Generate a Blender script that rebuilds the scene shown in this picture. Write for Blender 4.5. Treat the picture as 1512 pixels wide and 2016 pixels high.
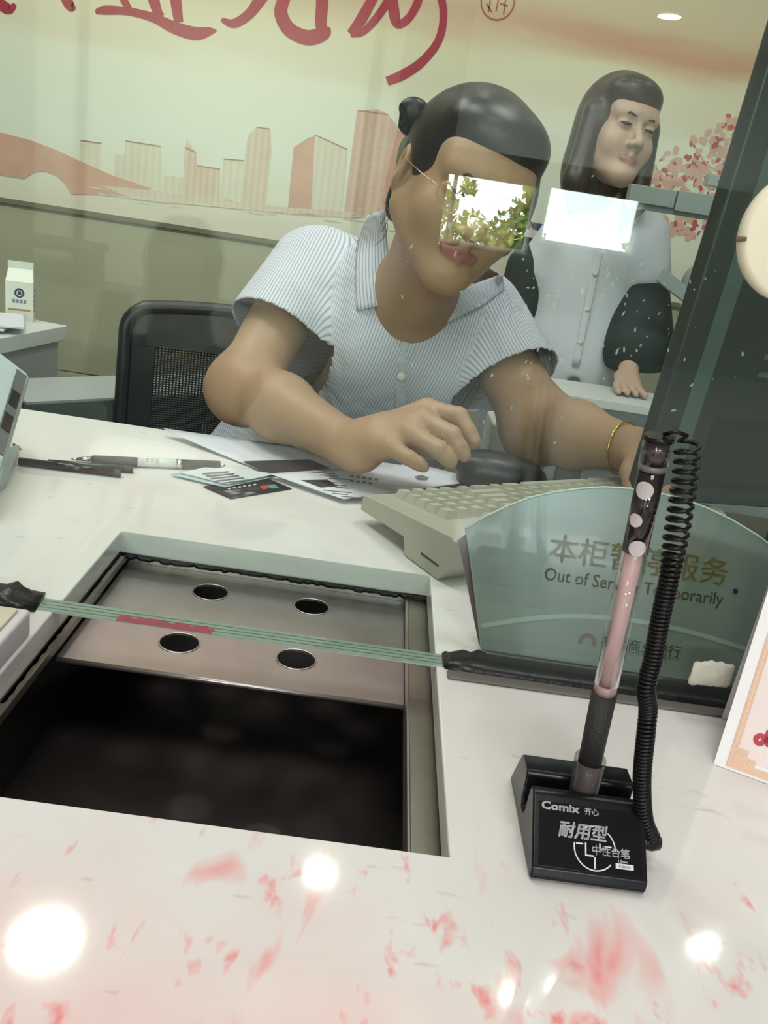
import bpy, math, random
import numpy as np
from mathutils import Vector, Matrix
random.seed(7); rng = np.random.default_rng(7)
for o in list(bpy.data.objects): bpy.data.objects.remove(o)
scene = bpy.context.scene
col = scene.collection

# ------------------------------------------------------------------ camera
C = 0.78                                   # height of the counter top
CAM = np.array([0.0, 0.0, C + 0.335])
FPX, CX, CY = 1700.0, 756.0, 1008.0        # focal length and centre in pixels of the 1512 x 2016 frame
def cam_axes(roll, pitch, yaw):
    cp, sp = math.cos(pitch), math.sin(pitch)
    fw = np.array([math.sin(yaw)*cp, math.cos(yaw)*cp, -sp]); rt = np.array([math.cos(yaw), -math.sin(yaw), 0.0])
    up = np.cross(rt, fw); c, s = math.cos(roll), math.sin(roll)
    return c*rt + s*up, -s*rt + c*up, fw
RT, UP, FW = cam_axes(math.radians(8.97), math.radians(19.9), math.radians(1.84))
cam_data = bpy.data.cameras.new('camera'); cam = bpy.data.objects.new('camera', cam_data); col.objects.link(cam)
cam_data.sensor_fit = 'HORIZONTAL'; cam_data.sensor_width = 36.0; cam_data.lens = 36.0*FPX/1512.0
cam_data.clip_start = 0.02; cam_data.clip_end = 200
M4 = Matrix.Identity(4)
for i in range(3):
    M4[i][0] = RT[i]; M4[i][1] = UP[i]; M4[i][2] = -FW[i]; M4[i][3] = CAM[i]
cam.matrix_world = M4
scene.camera = cam

# ------------------------------------------------------------------ world, exposure
world = bpy.data.worlds.new('sky'); scene.world = world; world.use_nodes = True
bg = world.node_tree.nodes['Background']; bg.inputs[0].default_value = (0.92, 0.97, 1.0, 1); bg.inputs[1].default_value = 24.0
scene.view_settings.view_transform = 'Standard'; scene.view_settings.look = 'None'
cy_ = scene.cycles; cy_.max_bounces = 7; cy_.diffuse_bounces = 3; cy_.glossy_bounces = 4; cy_.transparent_max_bounces = 14; cy_.caustics_reflective = False; cy_.caustics_refractive = False; cy_.adaptive_threshold = 0.03
scene.view_settings.exposure = 0.0; scene.view_settings.gamma = 1.0; scene.view_settings.use_curve_mapping = False

# ------------------------------------------------------------------ lights: fill lamps added under the ceiling to brighten counter and lobby
CEIL = 2.70
def fill_light(x, y, sx, sy, power, color=(1, 0.955, 0.935)):
    ld = bpy.data.lights.new('fill_lamp_light', 'AREA'); ld.shape = 'RECTANGLE'; ld.size = sx; ld.size_y = sy
    ld.energy = power; ld.color = color
    lo = bpy.data.objects.new('fill_lamp_light', ld); col.objects.link(lo); lo.location = (x, y, CEIL - 0.045)
    return lo
FILL_PANELS = [(-0.55, 0.75, 0.6, 0.6, 13), (0.55, 0.95, 0.6, 0.6, 13), (-1.15, 1.35, 0.6, 0.6, 13), (0.15, -0.45, 0.6, 0.6, 12),
          (-1.6, -5.4, 1.2, 0.6, 260), (1.3, -4.7, 1.2, 0.6, 230), (-0.9, -2.4, 0.6, 0.6, 20)]  # strong lobby pair added to lighten the wall mirrored in the glass
for (x, y, sx, sy, p) in FILL_PANELS: fill_light(x, y, sx*0.94, sy*0.94, p, (0.84, 0.93, 1.0) if p == 230 else (0.98, 1.0, 0.88) if p == 260 else (1, 0.955, 0.935))

# ------------------------------------------------------------------ helpers
def ray(px, py): return FW + RT*(px - CX)/FPX - UP*(py - CY)/FPX
def at(px, py, Y):                          # the point of a pixel's ray on the upright plane y = Y
    d = ray(px, py); return CAM + d*(Y/d[1])
def on(px, py, z=C):                        # ... on the level plane z
    d = ray(px, py); return CAM + d*((z - CAM[2])/d[2])
def onplane(px, py, o, n):
    d = ray(px, py); return CAM + d*(np.dot(np.array(o) - CAM, n)/np.dot(d, n))
def V(*a): return np.array(a, float)
def nrm(v): v = np.array(v, float); return v/np.linalg.norm(v)

MATS = {}
def mat(name, color, rough=0.5, metal=0.0, var=0.0, scale=40.0, bump=0.0, bscale=200.0, emit=None, spec=0.5, alpha=1.0, trans=0.0, coat=0.0, sheen=0.0, sss=0.0):
    if name in MATS: return MATS[name]
    m = bpy.data.materials.new(name); m.use_nodes = True; nt = m.node_tree; b = nt.nodes['Principled BSDF']
    b.inputs['Base Color'].default_value = (*color, 1); b.inputs['Roughness'].default_value = rough
    b.inputs['Metallic'].default_value = metal; b.inputs['Specular IOR Level'].default_value = spec
    b.inputs['Alpha'].default_value = alpha; b.inputs['Transmission Weight'].default_value = trans
    b.inputs['Coat Weight'].default_value = coat; b.inputs['Sheen Weight'].default_value = sheen
    if sss: b.inputs['Subsurface Weight'].default_value = sss; b.inputs['Subsurface Radius'].default_value = (0.008, 0.004, 0.002)
    tc = nt.nodes.new('ShaderNodeTexCoord')
    n = nt.nodes.new('ShaderNodeTexNoise'); n.inputs['Scale'].default_value = scale; n.inputs['Detail'].default_value = 4
    nt.links.new(tc.outputs['Object'], n.inputs['Vector'])
    if var > 0:
        mx = nt.nodes.new('ShaderNodeMix'); mx.data_type = 'RGBA'; mx.blend_type = 'MIX'
        mx.inputs[6].default_value = (*[c*(1 - var) for c in color], 1); mx.inputs[7].default_value = (*[min(1, c*(1 + var)) for c in color], 1)
        nt.links.new(n.outputs['Fac'], mx.inputs[0]); nt.links.new(mx.outputs[2], b.inputs['Base Color'])
    if bump > 0:
        n2 = nt.nodes.new('ShaderNodeTexNoise'); n2.inputs['Scale'].default_value = bscale
        nt.links.new(tc.outputs['Object'], n2.inputs['Vector'])
        bp = nt.nodes.new('ShaderNodeBump'); bp.inputs['Strength'].default_value = bump; bp.inputs['Distance'].default_value = 0.002
        nt.links.new(n2.outputs['Fac'], bp.inputs['Height']); nt.links.new(bp.outputs[0], b.inputs['Normal'])
    if emit: b.inputs['Emission Color'].default_value = (*emit[:3], 1); b.inputs['Emission Strength'].default_value = emit[3]
    MATS[name] = m; return m

ORIGIN = {}
def link_mesh(name, verts, faces, material, parent=None, origin=None, smooth=False):
    o0 = ORIGIN[parent.name] if parent is not None else (np.array(origin, float) if origin is not None else np.zeros(3))
    v = np.array(verts, float).reshape(-1, 3) - o0
    me = bpy.data.meshes.new(name); me.from_pydata(v.tolist(), [], [list(map(int, f)) for f in faces]); me.update()
    if smooth:
        me.polygons.foreach_set('use_smooth', [True]*len(me.polygons))
    if material is not None: me.materials.append(material)
    ob = bpy.data.objects.new(name, me); col.objects.link(ob)
    if parent is not None: ob.parent = parent
    else: ob.location = o0
    ORIGIN[ob.name] = o0
    return ob
def thing(name, label, cat, loc, group=None):
    o = bpy.data.objects.new(name, None); col.objects.link(o); o.location = loc; o.empty_display_size = 0.05
    ORIGIN[o.name] = np.array(loc, float); tag(o, label, cat, group); return o
def tag(o, label, cat, group=None, kind=None):
    if label: o['label'] = label
    if cat: o['category'] = cat
    if group: o['group'] = group
    if kind: o['kind'] = kind
    return o
def struct(o, label=None):
    o['kind'] = 'structure'
    if label: o['label'] = label
    return o

class MB:
    def __init__(s): s.v = []; s.f = []
    def add(s, vs, fs):
        b = len(s.v); s.v += [tuple(p) for p in vs]; s.f += [tuple(i + b for i in f) for f in fs]; return s
    def box(s, lo, hi):
        (a, b, c), (d, e, f) = lo, hi
        return s.add([(a,b,c),(d,b,c),(d,e,c),(a,e,c),(a,b,f),(d,b,f),(d,e,f),(a,e,f)],
                     [(3,2,1,0),(4,5,6,7),(0,1,5,4),(1,2,6,5),(2,3,7,6),(3,0,4,7)])
    def obox(s, o, u, v, w):                 # oriented box: corner o, edge vectors u, v, w
        o, u, v, w = map(np.array, (o, u, v, w))
        return s.add([o, o+u, o+u+v, o+v, o+w, o+u+w, o+u+v+w, o+v+w], [(3,2,1,0),(4,5,6,7),(0,1,5,4),(1,2,6,5),(2,3,7,6),(3,0,4,7)])
    def prism(s, poly, w):                   # poly: list of 3-D points, extruded by the vector w
        p = [np.array(q, float) for q in poly]; w = np.array(w, float); n = len(p)
        nn = sum((np.cross(p[i] - p[0], p[(i+1) % n] - p[0]) for i in range(n)), np.zeros(3))
        if np.dot(nn, w) > 0: p = p[::-1]
        return s.add(p + [q + w for q in p], [tuple(range(n)), tuple(range(2*n-1, n-1, -1))] + [((i+1) % n, i, n+i, n+(i+1) % n) for i in range(n)])
    def tube(s, path, r, n=8, cap=True):     # r: number or one per point
        P = [np.array(p, float) for p in path]; m = len(P); rr = [r]*m if np.isscalar(r) else list(r)
        T = [nrm(P[min(i+1, m-1)] - P[max(i-1, 0)]) for i in range(m)]
        ref = V(0,0,1) if abs(T[0][2]) < .9 else V(1,0,0); a = nrm(np.cross(ref, T[0])); vs = []
        for i in range(m):
            a = nrm(a - T[i]*np.dot(a, T[i])); b = np.cross(T[i], a)
            for k in range(n):
                t = 2*math.pi*k/n; vs.append(P[i] + rr[i]*(math.cos(t)*a + math.sin(t)*b))
        fs = [(i*n+k, i*n+(k+1) % n, (i+1)*n+(k+1) % n, (i+1)*n+k) for i in range(m-1) for k in range(n)]
        if cap: fs += [tuple(range(n-1, -1, -1)), tuple(range((m-1)*n, m*n))]
        return s.add(vs, fs)
    def disc(s, c, nvec, r, n=24):
        nvec = nrm(nvec); a = nrm(np.cross(nvec, V(0.3,0.2,1) if abs(nvec[2]) < .9 else V(1,0,0))); b = np.cross(nvec, a)
        return s.add([np.array(c) + r*(math.cos(t)*a + math.sin(t)*b) for t in np.linspace(0, 2*math.pi, n, endpoint=False)], [tuple(range(n))])
    def ring(s, c, nvec, r0, r1, n=32):
        nvec = nrm(nvec); a = nrm(np.cross(nvec, V(0.3,0.2,1) if abs(nvec[2]) < .9 else V(1,0,0))); b = np.cross(nvec, a)
        ts = np.linspace(0, 2*math.pi, n, endpoint=False); c = np.array(c)
        vs = [c + r0*(math.cos(t)*a + math.sin(t)*b) for t in ts] + [c + r1*(math.cos(t)*a + math.sin(t)*b) for t in ts]
        return s.add(vs, [(i, n+i, n+(i+1) % n, (i+1) % n) for i in range(n)])
    def build(s, name, material, parent=None, origin=None, smooth=False, bevel=0.0, seg=2):
        ob = link_mesh(name, s.v, s.f, material, parent, origin, smooth)
        if bevel > 0:
            md = ob.modifiers.new('bevel', 'BEVEL'); md.width = bevel; md.segments = seg; md.limit_method = 'ANGLE'; md.angle_limit = math.radians(40)
            ob.data.polygons.foreach_set('use_smooth', [True]*len(ob.data.polygons)); 
            ob.modifiers.new('wn', 'WEIGHTED_NORMAL').keep_sharp = True
        return ob
def tri_fill(o):                            # caps with concave outlines: triangulate
    md = o.modifiers.new('tri', 'TRIANGULATE'); md.min_vertices = 5; return o

def text_flat(body, size, bold=0.0, shear=0.0):
    cu = bpy.data.curves.new('t', 'FONT'); cu.body = body; cu.size = size; cu.offset = bold; cu.shear = shear; cu.align_x = 'CENTER'; cu.align_y = 'CENTER'; cu.resolution_u = 3
    ob = bpy.data.objects.new('t', cu); col.objects.link(ob)
    dg = bpy.context.evaluated_depsgraph_get(); me = ob.evaluated_get(dg).to_mesh()
    vs = [tuple(v.co) for v in me.vertices]; fs = [tuple(p.vertices) for p in me.polygons]
    ob.evaluated_get(dg).to_mesh_clear(); bpy.data.objects.remove(ob); bpy.data.curves.remove(cu)
    return vs, fs
def text_on(name, body, size, o, u, v, material, parent, bold=0.0, width=None, shear=0.0):   # print on a plane: centre o, axes u (right), v (up)
    vs, fs = text_flat(body, size, 0.0, shear)
    if not vs: return None
    xs = [p[0] for p in vs]; k = 1.0 if width is None else width/(max(xs) - min(xs))
    sh_ = [(0, 0)] if bold == 0 else [(a*bold, c_*bold) for a in (-1, 0, 1) for c_ in (-1, 0, 1)]      # heavier strokes: the outline laid a hair's breadth around itself
    n_ = len(vs); P = [np.array(o) + np.array(u)*(p[0]*k + a) + np.array(v)*(p[1] + c_) for a, c_ in sh_ for p in vs]; fs = [tuple(i + q*n_ for i in f) for q in range(len(sh_)) for f in fs]
    return link_mesh(name, P, fs, material, parent)

def ribbon(pts, widths, up_off):            # flat brush stroke on the wall plane: px points, px widths
    n = len(pts); P = []; 
    for i, (x, y) in enumerate(pts):
        x0, y0 = pts[max(i-1, 0)]; x1, y1 = pts[min(i+1, n-1)]; d = math.hypot(x1-x0, y1-y0) or 1
        nx, ny = -(y1-y0)/d, (x1-x0)/d; w = widths[i]/2
        P += [(x + nx*w, y + ny*w), (x - nx*w, y - ny*w)]
    return P, [(2*i, 2*i+1, 2*i+3, 2*i+2) for i in range(n-1)]
def smooth_line(pts, ws, m=8):              # Catmull-Rom through px points with widths
    out, wo = [], []
    q = [pts[0]] + list(pts) + [pts[-1]]; w = [ws[0]] + list(ws) + [ws[-1]]
    for i in range(1, len(q)-2):
        for k in range(m):
            t = k/m; f = lambda a, b, c, d: 0.5*((2*b) + (-a+c)*t + (2*a-5*b+4*c-d)*t*t + (-a+3*b-3*c+d)*t**3)
            out.append((f(q[i-1][0], q[i][0], q[i+1][0], q[i+2][0]), f(q[i-1][1], q[i][1], q[i+1][1], q[i+2][1]))); wo.append(f(w[i-1], w[i], w[i+1], w[i+2]))
    out.append(pts[-1]); wo.append(ws[-1]); return out, wo
def crom(pts, m=8):                         # the same for 3-D points
    P = [np.array(p, float) for p in pts]; q = [2*P[0]-P[1]] + P + [2*P[-1]-P[-2]]; out = []
    for i in range(1, len(q)-2):
        for k in range(m):
            t = k/m; a, b, c, d = q[i-1:i+3]
            out.append(0.5*((2*b) + (-a+c)*t + (2*a-5*b+4*c-d)*t*t + (-a+3*b-3*c+d)*t**3))
    out.append(P[-1]); return out

# ------------------------------------------------------------------ materials of the setting
def node_mat(name):
    m = bpy.data.materials.new(name); m.use_nodes = True; MATS[name] = m
    return m, m.node_tree, m.node_tree.nodes['Principled BSDF']
def N(nt, kind, **kw):
    n = nt.nodes.new(kind)
    for k, v in kw.items():
        if k.startswith('i_'): n.inputs[int(k[2:])].default_value = v
        else: setattr(n, k, v)
    return n
def math_node(nt, op, a, b=None, clamp=False):
    n = nt.nodes.new('ShaderNodeMath'); n.operation = op; n.use_clamp = clamp
    for i, x in enumerate((a, b)):
        if x is None: continue
        if isinstance(x, (int, float)): n.inputs[i].default_value = x
        else: nt.links.new(x, n.inputs[i])
    return n.outputs[0]
def ramp(nt, src, stops):
    r = nt.nodes.new('ShaderNodeValToRGB'); el = r.color_ramp.elements
    while len(el) < len(stops): el.new(0.5)
    for e, (p, c) in zip(el, stops):
        e.position = p; e.color = (*c, 1) if len(c) == 3 else c
    nt.links.new(src, r.inputs[0]); return r.outputs[0]
def mixc(nt, fac, a, b):
    n = nt.nodes.new('ShaderNodeMix'); n.data_type = 'RGBA'
    for sck, x in ((n.inputs[0], fac), (n.inputs[6], a), (n.inputs[7], b)):
        if isinstance(x, (int, float)): sck.default_value = x
        elif isinstance(x, tuple): sck.default_value = (*x, 1)
        else: nt.links.new(x, sck)
    return n.outputs[2]
def noise(nt, vec, scale, detail=4, rough=0.55, stretch=None, rot=0.0, dist=0.0):
    if stretch is not None:
        mp = nt.nodes.new('ShaderNodeMapping'); mp.inputs['Scale'].default_value = stretch; mp.inputs['Rotation'].default_value = (0, 0, rot)
        nt.links.new(vec, mp.inputs[0]); vec = mp.outputs[0]
    n = nt.nodes.new('ShaderNodeTexNoise'); n.inputs['Scale'].default_value = scale; n.inputs['Detail'].default_value = detail
    n.inputs['Roughness'].default_value = rough; n.inputs['Distortion'].default_value = dist
    nt.links.new(vec, n.inputs['Vector']); return n.outputs['Fac']

def make_glass(name, tint, haze=0.0):
    m = bpy.data.materials.new(name); m.use_nodes = True; nt = m.node_tree; nt.nodes.clear(); MATS[name] = m
    out = nt.nodes.new('ShaderNodeOutputMaterial'); g = nt.nodes.new('ShaderNodeNewGeometry')
    ior = nt.nodes.new('ShaderNodeMix'); ior.inputs[2].default_value = 1.43; ior.inputs[3].default_value = 1/1.43
    nt.links.new(g.outputs['Backfacing'], ior.inputs[0])
    fr = nt.nodes.new('ShaderNodeFresnel'); nt.links.new(ior.outputs[0], fr.inputs['IOR'])
    tr = nt.nodes.new('ShaderNodeBsdfTransparent'); tr.inputs[0].default_value = (*tint, 1)
    gl = nt.nodes.new('ShaderNodeBsdfGlossy'); gl.inputs['Roughness'].default_value = 0.0
    mx = nt.nodes.new('ShaderNodeMixShader'); nt.links.new(fr.outputs[0], mx.inputs[0]); nt.links.new(tr.outputs[0], mx.inputs[1]); nt.links.new(gl.outputs[0], mx.inputs[2])
    last = mx.outputs[0]
    nt.links.new(last, out.inputs[0]); return m
GLASS = make_glass('partition_glass', (0.905, 0.957, 0.932))
WGLASS = make_glass('window_glass', (0.97, 0.99, 0.98))
CLEAR = make_glass('clear_plastic', (0.95, 0.95, 0.95))

WALL_Y = 2.75; LOB_Y = -7.0; SX = 3.9
m_floor = mat('floor_stone', (0.16, 0.15, 0.13), 0.35, var=0.12, scale=6)
m_ceil = mat('ceiling_paint', (0.82, 0.81, 0.78), 0.9, var=0.02)
m_wall = mat('beige_wall', (0.40, 0.385, 0.27), 0.45, var=0.05, scale=3)
m_joint = mat('tile_joint', (0.33, 0.31, 0.22), 0.9)
m_lwall = mat('lobby_white_wall', (0.80, 0.80, 0.72), 0.8, var=0.04, scale=2)
m_side = mat('side_wall_paint', (0.62, 0.60, 0.52), 0.85, var=0.04, scale=2)
m_brown = mat('brown_wood_trim', (0.10, 0.07, 0.045), 0.45, var=0.25, scale=9)
m_dwall = mat('dark_stone_wall', (0.07, 0.065, 0.06), 0.35, var=0.2, scale=5)
m_bar = mat('mullion_paint', (0.09, 0.085, 0.08), 0.5)

# ------------------------------------------------------------------ room shell
def sbox(name, lo, hi, m, label=None): return struct(MB().box(lo, hi).build(name, m, origin=((lo[0]+hi[0])/2, (lo[1]+hi[1])/2, lo[2])), label)
floor = sbox('floor', (-SX, LOB_Y, -0.05), (SX, WALL_Y, 0), m_floor)
sbox('ceiling', (-SX, LOB_Y, CEIL), (SX, WALL_Y, CEIL + 0.05), m_ceil)
sbox('wall_left', (-SX - 0.1, LOB_Y, 0), (-SX, WALL_Y, CEIL), m_side)
sbox('wall_right', (SX, LOB_Y, 0), (SX + 0.1, WALL_Y, CEIL), m_side)
wall_back = sbox('wall_back', (-SX, WALL_Y, 0), (SX, WALL_Y + 0.1, CEIL), m_joint, 'beige tiled wall behind the tellers')
TJ = [0.0, 0.44, 0.92]
tw = 1.9
for r in range(2):
    for k in range(-2, 2):
        x0 = k*tw + 0.35; MB().box((x0 + 0.002, WALL_Y - 0.008, TJ[r] + 0.002), (x0 + tw - 0.002, WALL_Y + 0.001, TJ[r+1] - 0.002)).build('wall_tile', m_wall, wall_back, bevel=0.0015, seg=1)

# far wall of the lobby, behind the camera, with two windows
VF = 1.2 - LOB_Y                            # where the glass mirrors that wall
w1a, w1b = at(838, 335, VF), at(1040, 482, VF); w2a, w2b = at(1082, 362, VF), at(1245, 505, VF)
W = [(w1a[0], w1b[0], min(w1b[2], 0.80), w1a[2] + 0.03), (w2a[0], w2b[0], w2b[2], w2a[2])]
pil0, pil1 = at(782, 200, VF)[0], at(905, 200, VF)[0]
mb = MB(); ya, yb = LOB_Y - 0.15, LOB_Y
xs = [pil1, W[0][0], W[0][1], W[1][0], W[1][1], SX]
zt = max(W[0][3], W[1][3])
mb.box((-SX, ya, 0), (W[0][0], yb, CEIL))
mb.box((W[0][1], ya, 0), (W[1][0], yb, CEIL)); mb.box((W[1][1], ya, 0), (SX, yb, CEIL))
for (x0, x1, z0, z1) in W:
    mb.box((x0, ya, 0), (x1, yb, z0)); mb.box((x0, ya, z1), (x1, yb, CEIL))
struct(mb.build('wall_front', m_lwall, origin=(0, LOB_Y, 0)), 'pale lobby wall behind the camera')
for i, (x0, x1, z0, z1) in enumerate(W):
    fr = MB(); t = 0.025
    fr.box((x0, ya, z0), (x0 + t, yb + 0.01, z1)).box((x1 - t, ya, z0), (x1, yb + 0.01, z1)).box((x0 + t, ya, z1 - t), (x1 - t, yb + 0.01, z1)).box((x0 + t, ya, z0), (x1 - t, yb + 0.01, z0 + t))
    if i == 0: fr.box((x0 + (x1-x0)*0.26, ya + 0.02, z0 + t), (x0 + (x1-x0)*0.26 + 0.03, yb, z1 - t))
    wo = struct(fr.build('window_%d' % (i+1), m_lwall, origin=((x0+x1)/2, LOB_Y, z0)))
    MB().box((x0 + t, LOB_Y - 0.08, z0 + t), (x1 - t, LOB_Y - 0.074, z1 - t)).build('window_pane', WGLASS, wo)
# darker fittings on that wall, seen as reflections
sbox('trim_1', (pil0, LOB_Y, 0), (pil1, LOB_Y + 0.25, CEIL), m_dwall, 'dark square pillar on the lobby wall')
xd = at(70, 200, VF)[0]
sbox('trim_2', (-SX, LOB_Y, 0), (xd, LOB_Y + 0.1, CEIL), m_dwall, 'dark stone end of the lobby wall')
zl = at(1000, 300, VF)[2]
sbox('trim_3', (pil1, LOB_Y, zl - 0.22), (SX, LOB_Y + 0.06, zl - 0.02), m_brown, 'brown lintel above the lobby windows')
sbox('trim_4', (pil1, LOB_Y, 0), (W[0][0], LOB_Y + 0.03, zl - 0.22), m_brown)
sbox('trim_5', (W[0][1], LOB_Y, 0), (W[1][0], LOB_Y + 0.03, zl - 0.22), m_brown)
sbox('trim_6', (W[1][1], LOB_Y, 0), (SX, LOB_Y + 0.03, zl - 0.22), m_brown)
sbox('trim_7', (W[0][0], LOB_Y, 0), (W[0][1], LOB_Y + 0.03, W[0][2]), m_brown)
sbox('trim_8', (W[1][0], LOB_Y, 0), (W[1][1], LOB_Y + 0.03, W[1][2]), m_brown)
for i, px in enumerate((166, 737)):
    x = at(px, 150, VF)[0]; sbox('trim_%d' % (9 + i), (x - 0.035, LOB_Y, 0), (x + 0.035, LOB_Y + 0.05, CEIL), m_bar, 'slim dark mullion on the lobby wall')
zb = at(100, 460, VF)[2]
xl = at(225, 480, VF)[0]
bench = thing('lobby_bench', 'low brown wooden bench by the lobby wall', 'bench', (-3.0, LOB_Y + 0.5, 0))
MB().box((-3.75, LOB_Y + 0.13, zb - 0.06), (xl, LOB_Y + 0.75, zb)).build('seat', m_brown, bench, bevel=0.01)
for x in (-3.7, xl - 0.08): MB().box((x, LOB_Y + 0.2, 0), (x + 0.06, LOB_Y + 0.7, zb - 0.06)).build('leg', m_brown, bench)

# outdoors behind the lobby windows
m_ground = mat('outdoor_ground', (0.25, 0.24, 0.2), 0.9, var=0.2, scale=2)
sbox('outdoor_ground', (-14, -30, -0.3), (14, LOB_Y - 0.15, -0.2), m_ground)
m_leaf = mat('tree_leaf', (0.34, 0.42, 0.08), 0.6, var=0.5, scale=3); m_bark = mat('tree_bark', (0.08, 0.06, 0.04), 0.9, var=0.3)
def tree(cx, cy, trunk_h, blobs, label, n=330):
    t = thing('tree', label, 'tree', (cx, cy, -0.2), 'trees outside the lobby windows')
    MB().tube([(cx, cy, -0.2), (cx + 0.05, cy, trunk_h*0.5), (cx, cy, trunk_h)], [0.09, 0.07, 0.04], 10).build('trunk', m_bark, t, smooth=True)
    vs, fs = [], []
    for (bx, by, bz, br) in blobs:
        k = int(n*br*br*6)
        d = rng.normal(size=(k, 3)); d /= np.linalg.norm(d, axis=1)[:, None]; p = d*(br*rng.random((k, 1))**0.4) + V(bx, by, bz)
        for q in p:
            a = nrm(rng.normal(size=3)); b = nrm(np.cross(a, rng.normal(size=3))); s = 0.05 + 0.04*rng.random(); i = len(vs)
            vs += [q - a*s, q + b*s*0.5, q + a*s, q - b*s*0.5]; fs.append((i, i+1, i+2, i+3))
    o = link_mesh('foliage', vs, fs, m_leaf, t); o['kind'] = 'stuff'
def mir(px, py, Yv):
    p = at(px, py, Yv); p[1] = 1.2 - p[1]; return p
b1 = [mir(920, 455, 11.5), mir(860, 400, 11.0), mir(975, 450, 11.2), mir(1020, 475, 11.4), mir(845, 360, 11.2), mir(940, 370, 11.8), mir(1030, 420, 11.3)]
tree(b1[0][0], -10.0, 0.9, [(b1[0][0], -10.2, b1[0][2] - .16, 0.40), (b1[2][0], -10.0, b1[2][2] - .12, 0.32), (b1[3][0], -10.1, b1[3][2], 0.34), (b1[6][0], -10.1, b1[6][2], 0.20), (b1[6][0] + .1, -10.1, b1[6][2] + .25, 0.15)], 'broad green tree outside the lobby window by the pillar')
b2 = [mir(1085, 372, 11.5), mir(1240, 500, 11.5), mir(1100, 505, 11.5), mir(1240, 372, 11.5)]  # two trees added to make the second window's mirrored glow irregular
tree(b2[0][0] - .1, -11.2, 1.3, [(b2[0][0] - .05, -11.2, b2[0][2] + .16, .26), (b2[2][0] - .0, -11.2, b2[2][2] - .14, .24)], 'small green tree added outside to break up the glow between the two lobby windows')
tree(b2[1][0] + .15, -10.4, 1.3, [(b2[1][0] + .10, -10.4, b2[1][2] - .05, .26), (b2[3][0] + .16, -10.4, b2[3][2] + .12, .24)], 'green tree added outside to break up the window glow furthest from the lobby pillar')
tree(b1[1][0], -9.6, 1.2, [(b1[1][0], -9.6, b1[1][2], 0.26), (b1[4][0], -9.7, b1[4][2], 0.22), (mir(922, 375, 11)[0], -9.8, mir(922, 375, 11)[2], 0.11)], 'slim green tree outside, nearest the lobby pillar')

# ------------------------------------------------------------------ lamps
m_lampframe = mat('lamp_frame', (0.75, 0.75, 0.75), 0.4)
for i, (x, y, sx, sy, p) in enumerate(FILL_PANELS):  # housings for the added fill lamps, kept clear of the counter's reflections
    where = ['above the tray side of the counter', 'above the keyboard side of the counter', 'above the white filing cabinet', 'above the customer side of the counter', 'by the mullioned lobby wall', 'by the lobby windows', 'in the middle of the lobby'][i]
    t = thing('added_fill_lamp', 'square flat added fill lamp on the ceiling ' + where, 'lamp', (x, y, CEIL), 'added ceiling fill lamps')
    f = MB(); a, b = sx/2, sy/2
    for (q0, q1, r0, r1) in ((-a, a, -b, -b*0.94), (-a, a, b*0.94, b), (-a, -a*0.94, -b*0.94, b*0.94), (a*0.94, a, -b*0.94, b*0.94)): f.box((x+q0, y+r0, CEIL - 0.045), (x+q1, y+r1, CEIL))
    f.build('frame', m_lampframe, t); MB().box((x - a*0.94, y - b*0.94, CEIL - 0.04), (x + a*0.94, y + b*0.94, CEIL)).build('diffuser', mat('fill_lamp_back', (0.9, 0.9, 0.88), 0.6), t)
m_bulb = mat('downlight_glow', (1, 1, 1), 0.5, emit=(1, 0.96, 0.88, 70.0))
def downlight(x, y, r, label):
    t = thing('ceiling_downlight', label, 'lamp', (x, y, CEIL), 'round ceiling downlights')
    ts = np.linspace(0, 2*math.pi, 32, endpoint=False)
    MB().ring((x, y, CEIL - 0.006), (0, 0, -1), r, r + 0.018).build('trim_ring', m_lampframe, t)
    MB().disc((x, y, CEIL - 0.004), (0, 0, -1), r).build('bulb_disc', m_bulb, t)
downlight(0.053, 2.42, 0.05, 'small round downlight mirrored in the counter before the tray')
downlight(-0.75, 2.0, 0.10, 'large round downlight mirrored in the left of the counter')
downlight(1.40, 2.33, 0.05, 'round downlight mirrored in the counter right of the pen stand')
downlight(0.70, 2.02, 0.04, 'small round downlight mirrored in the counter below the pen stand')
downlight(0.83, 2.07, 0.02, 'tiny round downlight beside the small one')
lp = mir(1318, 33, 7.5)
downlight(lp[0], lp[1], 0.085, 'round lobby downlight mirrored in the top right of the glass')

# ------------------------------------------------------------------ counter
m, nt, b = node_mat('counter_stone')
tc = N(nt, 'ShaderNodeTexCoord'); ob = tc.outputs['Object']
sx = N(nt, 'ShaderNodeSeparateXYZ'); nt.links.new(ob, sx.inputs[0]); xx, yy = sx.outputs[0], sx.outputs[1]
near = math_node(nt, 'MULTIPLY', math_node(nt, 'SUBTRACT', 0.40, yy), 7.0, True)       # stamp ink gathers towards the customer's edge
n1 = noise(nt, ob, 26, 3, 0.5, (1.0, 0.42, 1), 0.5, 0.6); n2 = noise(nt, ob, 62, 3, 0.55, (1.0, 0.5, 1), -0.6, 0.3); n3 = noise(nt, ob, 7, 3)
ink = math_node(nt, 'MULTIPLY', math_node(nt, 'SUBTRACT', math_node(nt, 'ADD', n1, math_node(nt, 'MULTIPLY', near, 0.16)), 0.655), 7.0, True)
ink2 = math_node(nt, 'MULTIPLY', math_node(nt, 'SUBTRACT', math_node(nt, 'ADD', n2, math_node(nt, 'MULTIPLY', near, 0.12)), 0.660), 7.0, True)
wash = math_node(nt, 'MULTIPLY', math_node(nt, 'SUBTRACT', math_node(nt, 'ADD', n3, math_node(nt, 'MULTIPLY', near, 0.36)), 0.57), 0.9, True)
limit = math_node(nt, 'MULTIPLY', math_node(nt, 'SUBTRACT', 0.425, yy), 30.0, True)
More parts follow.
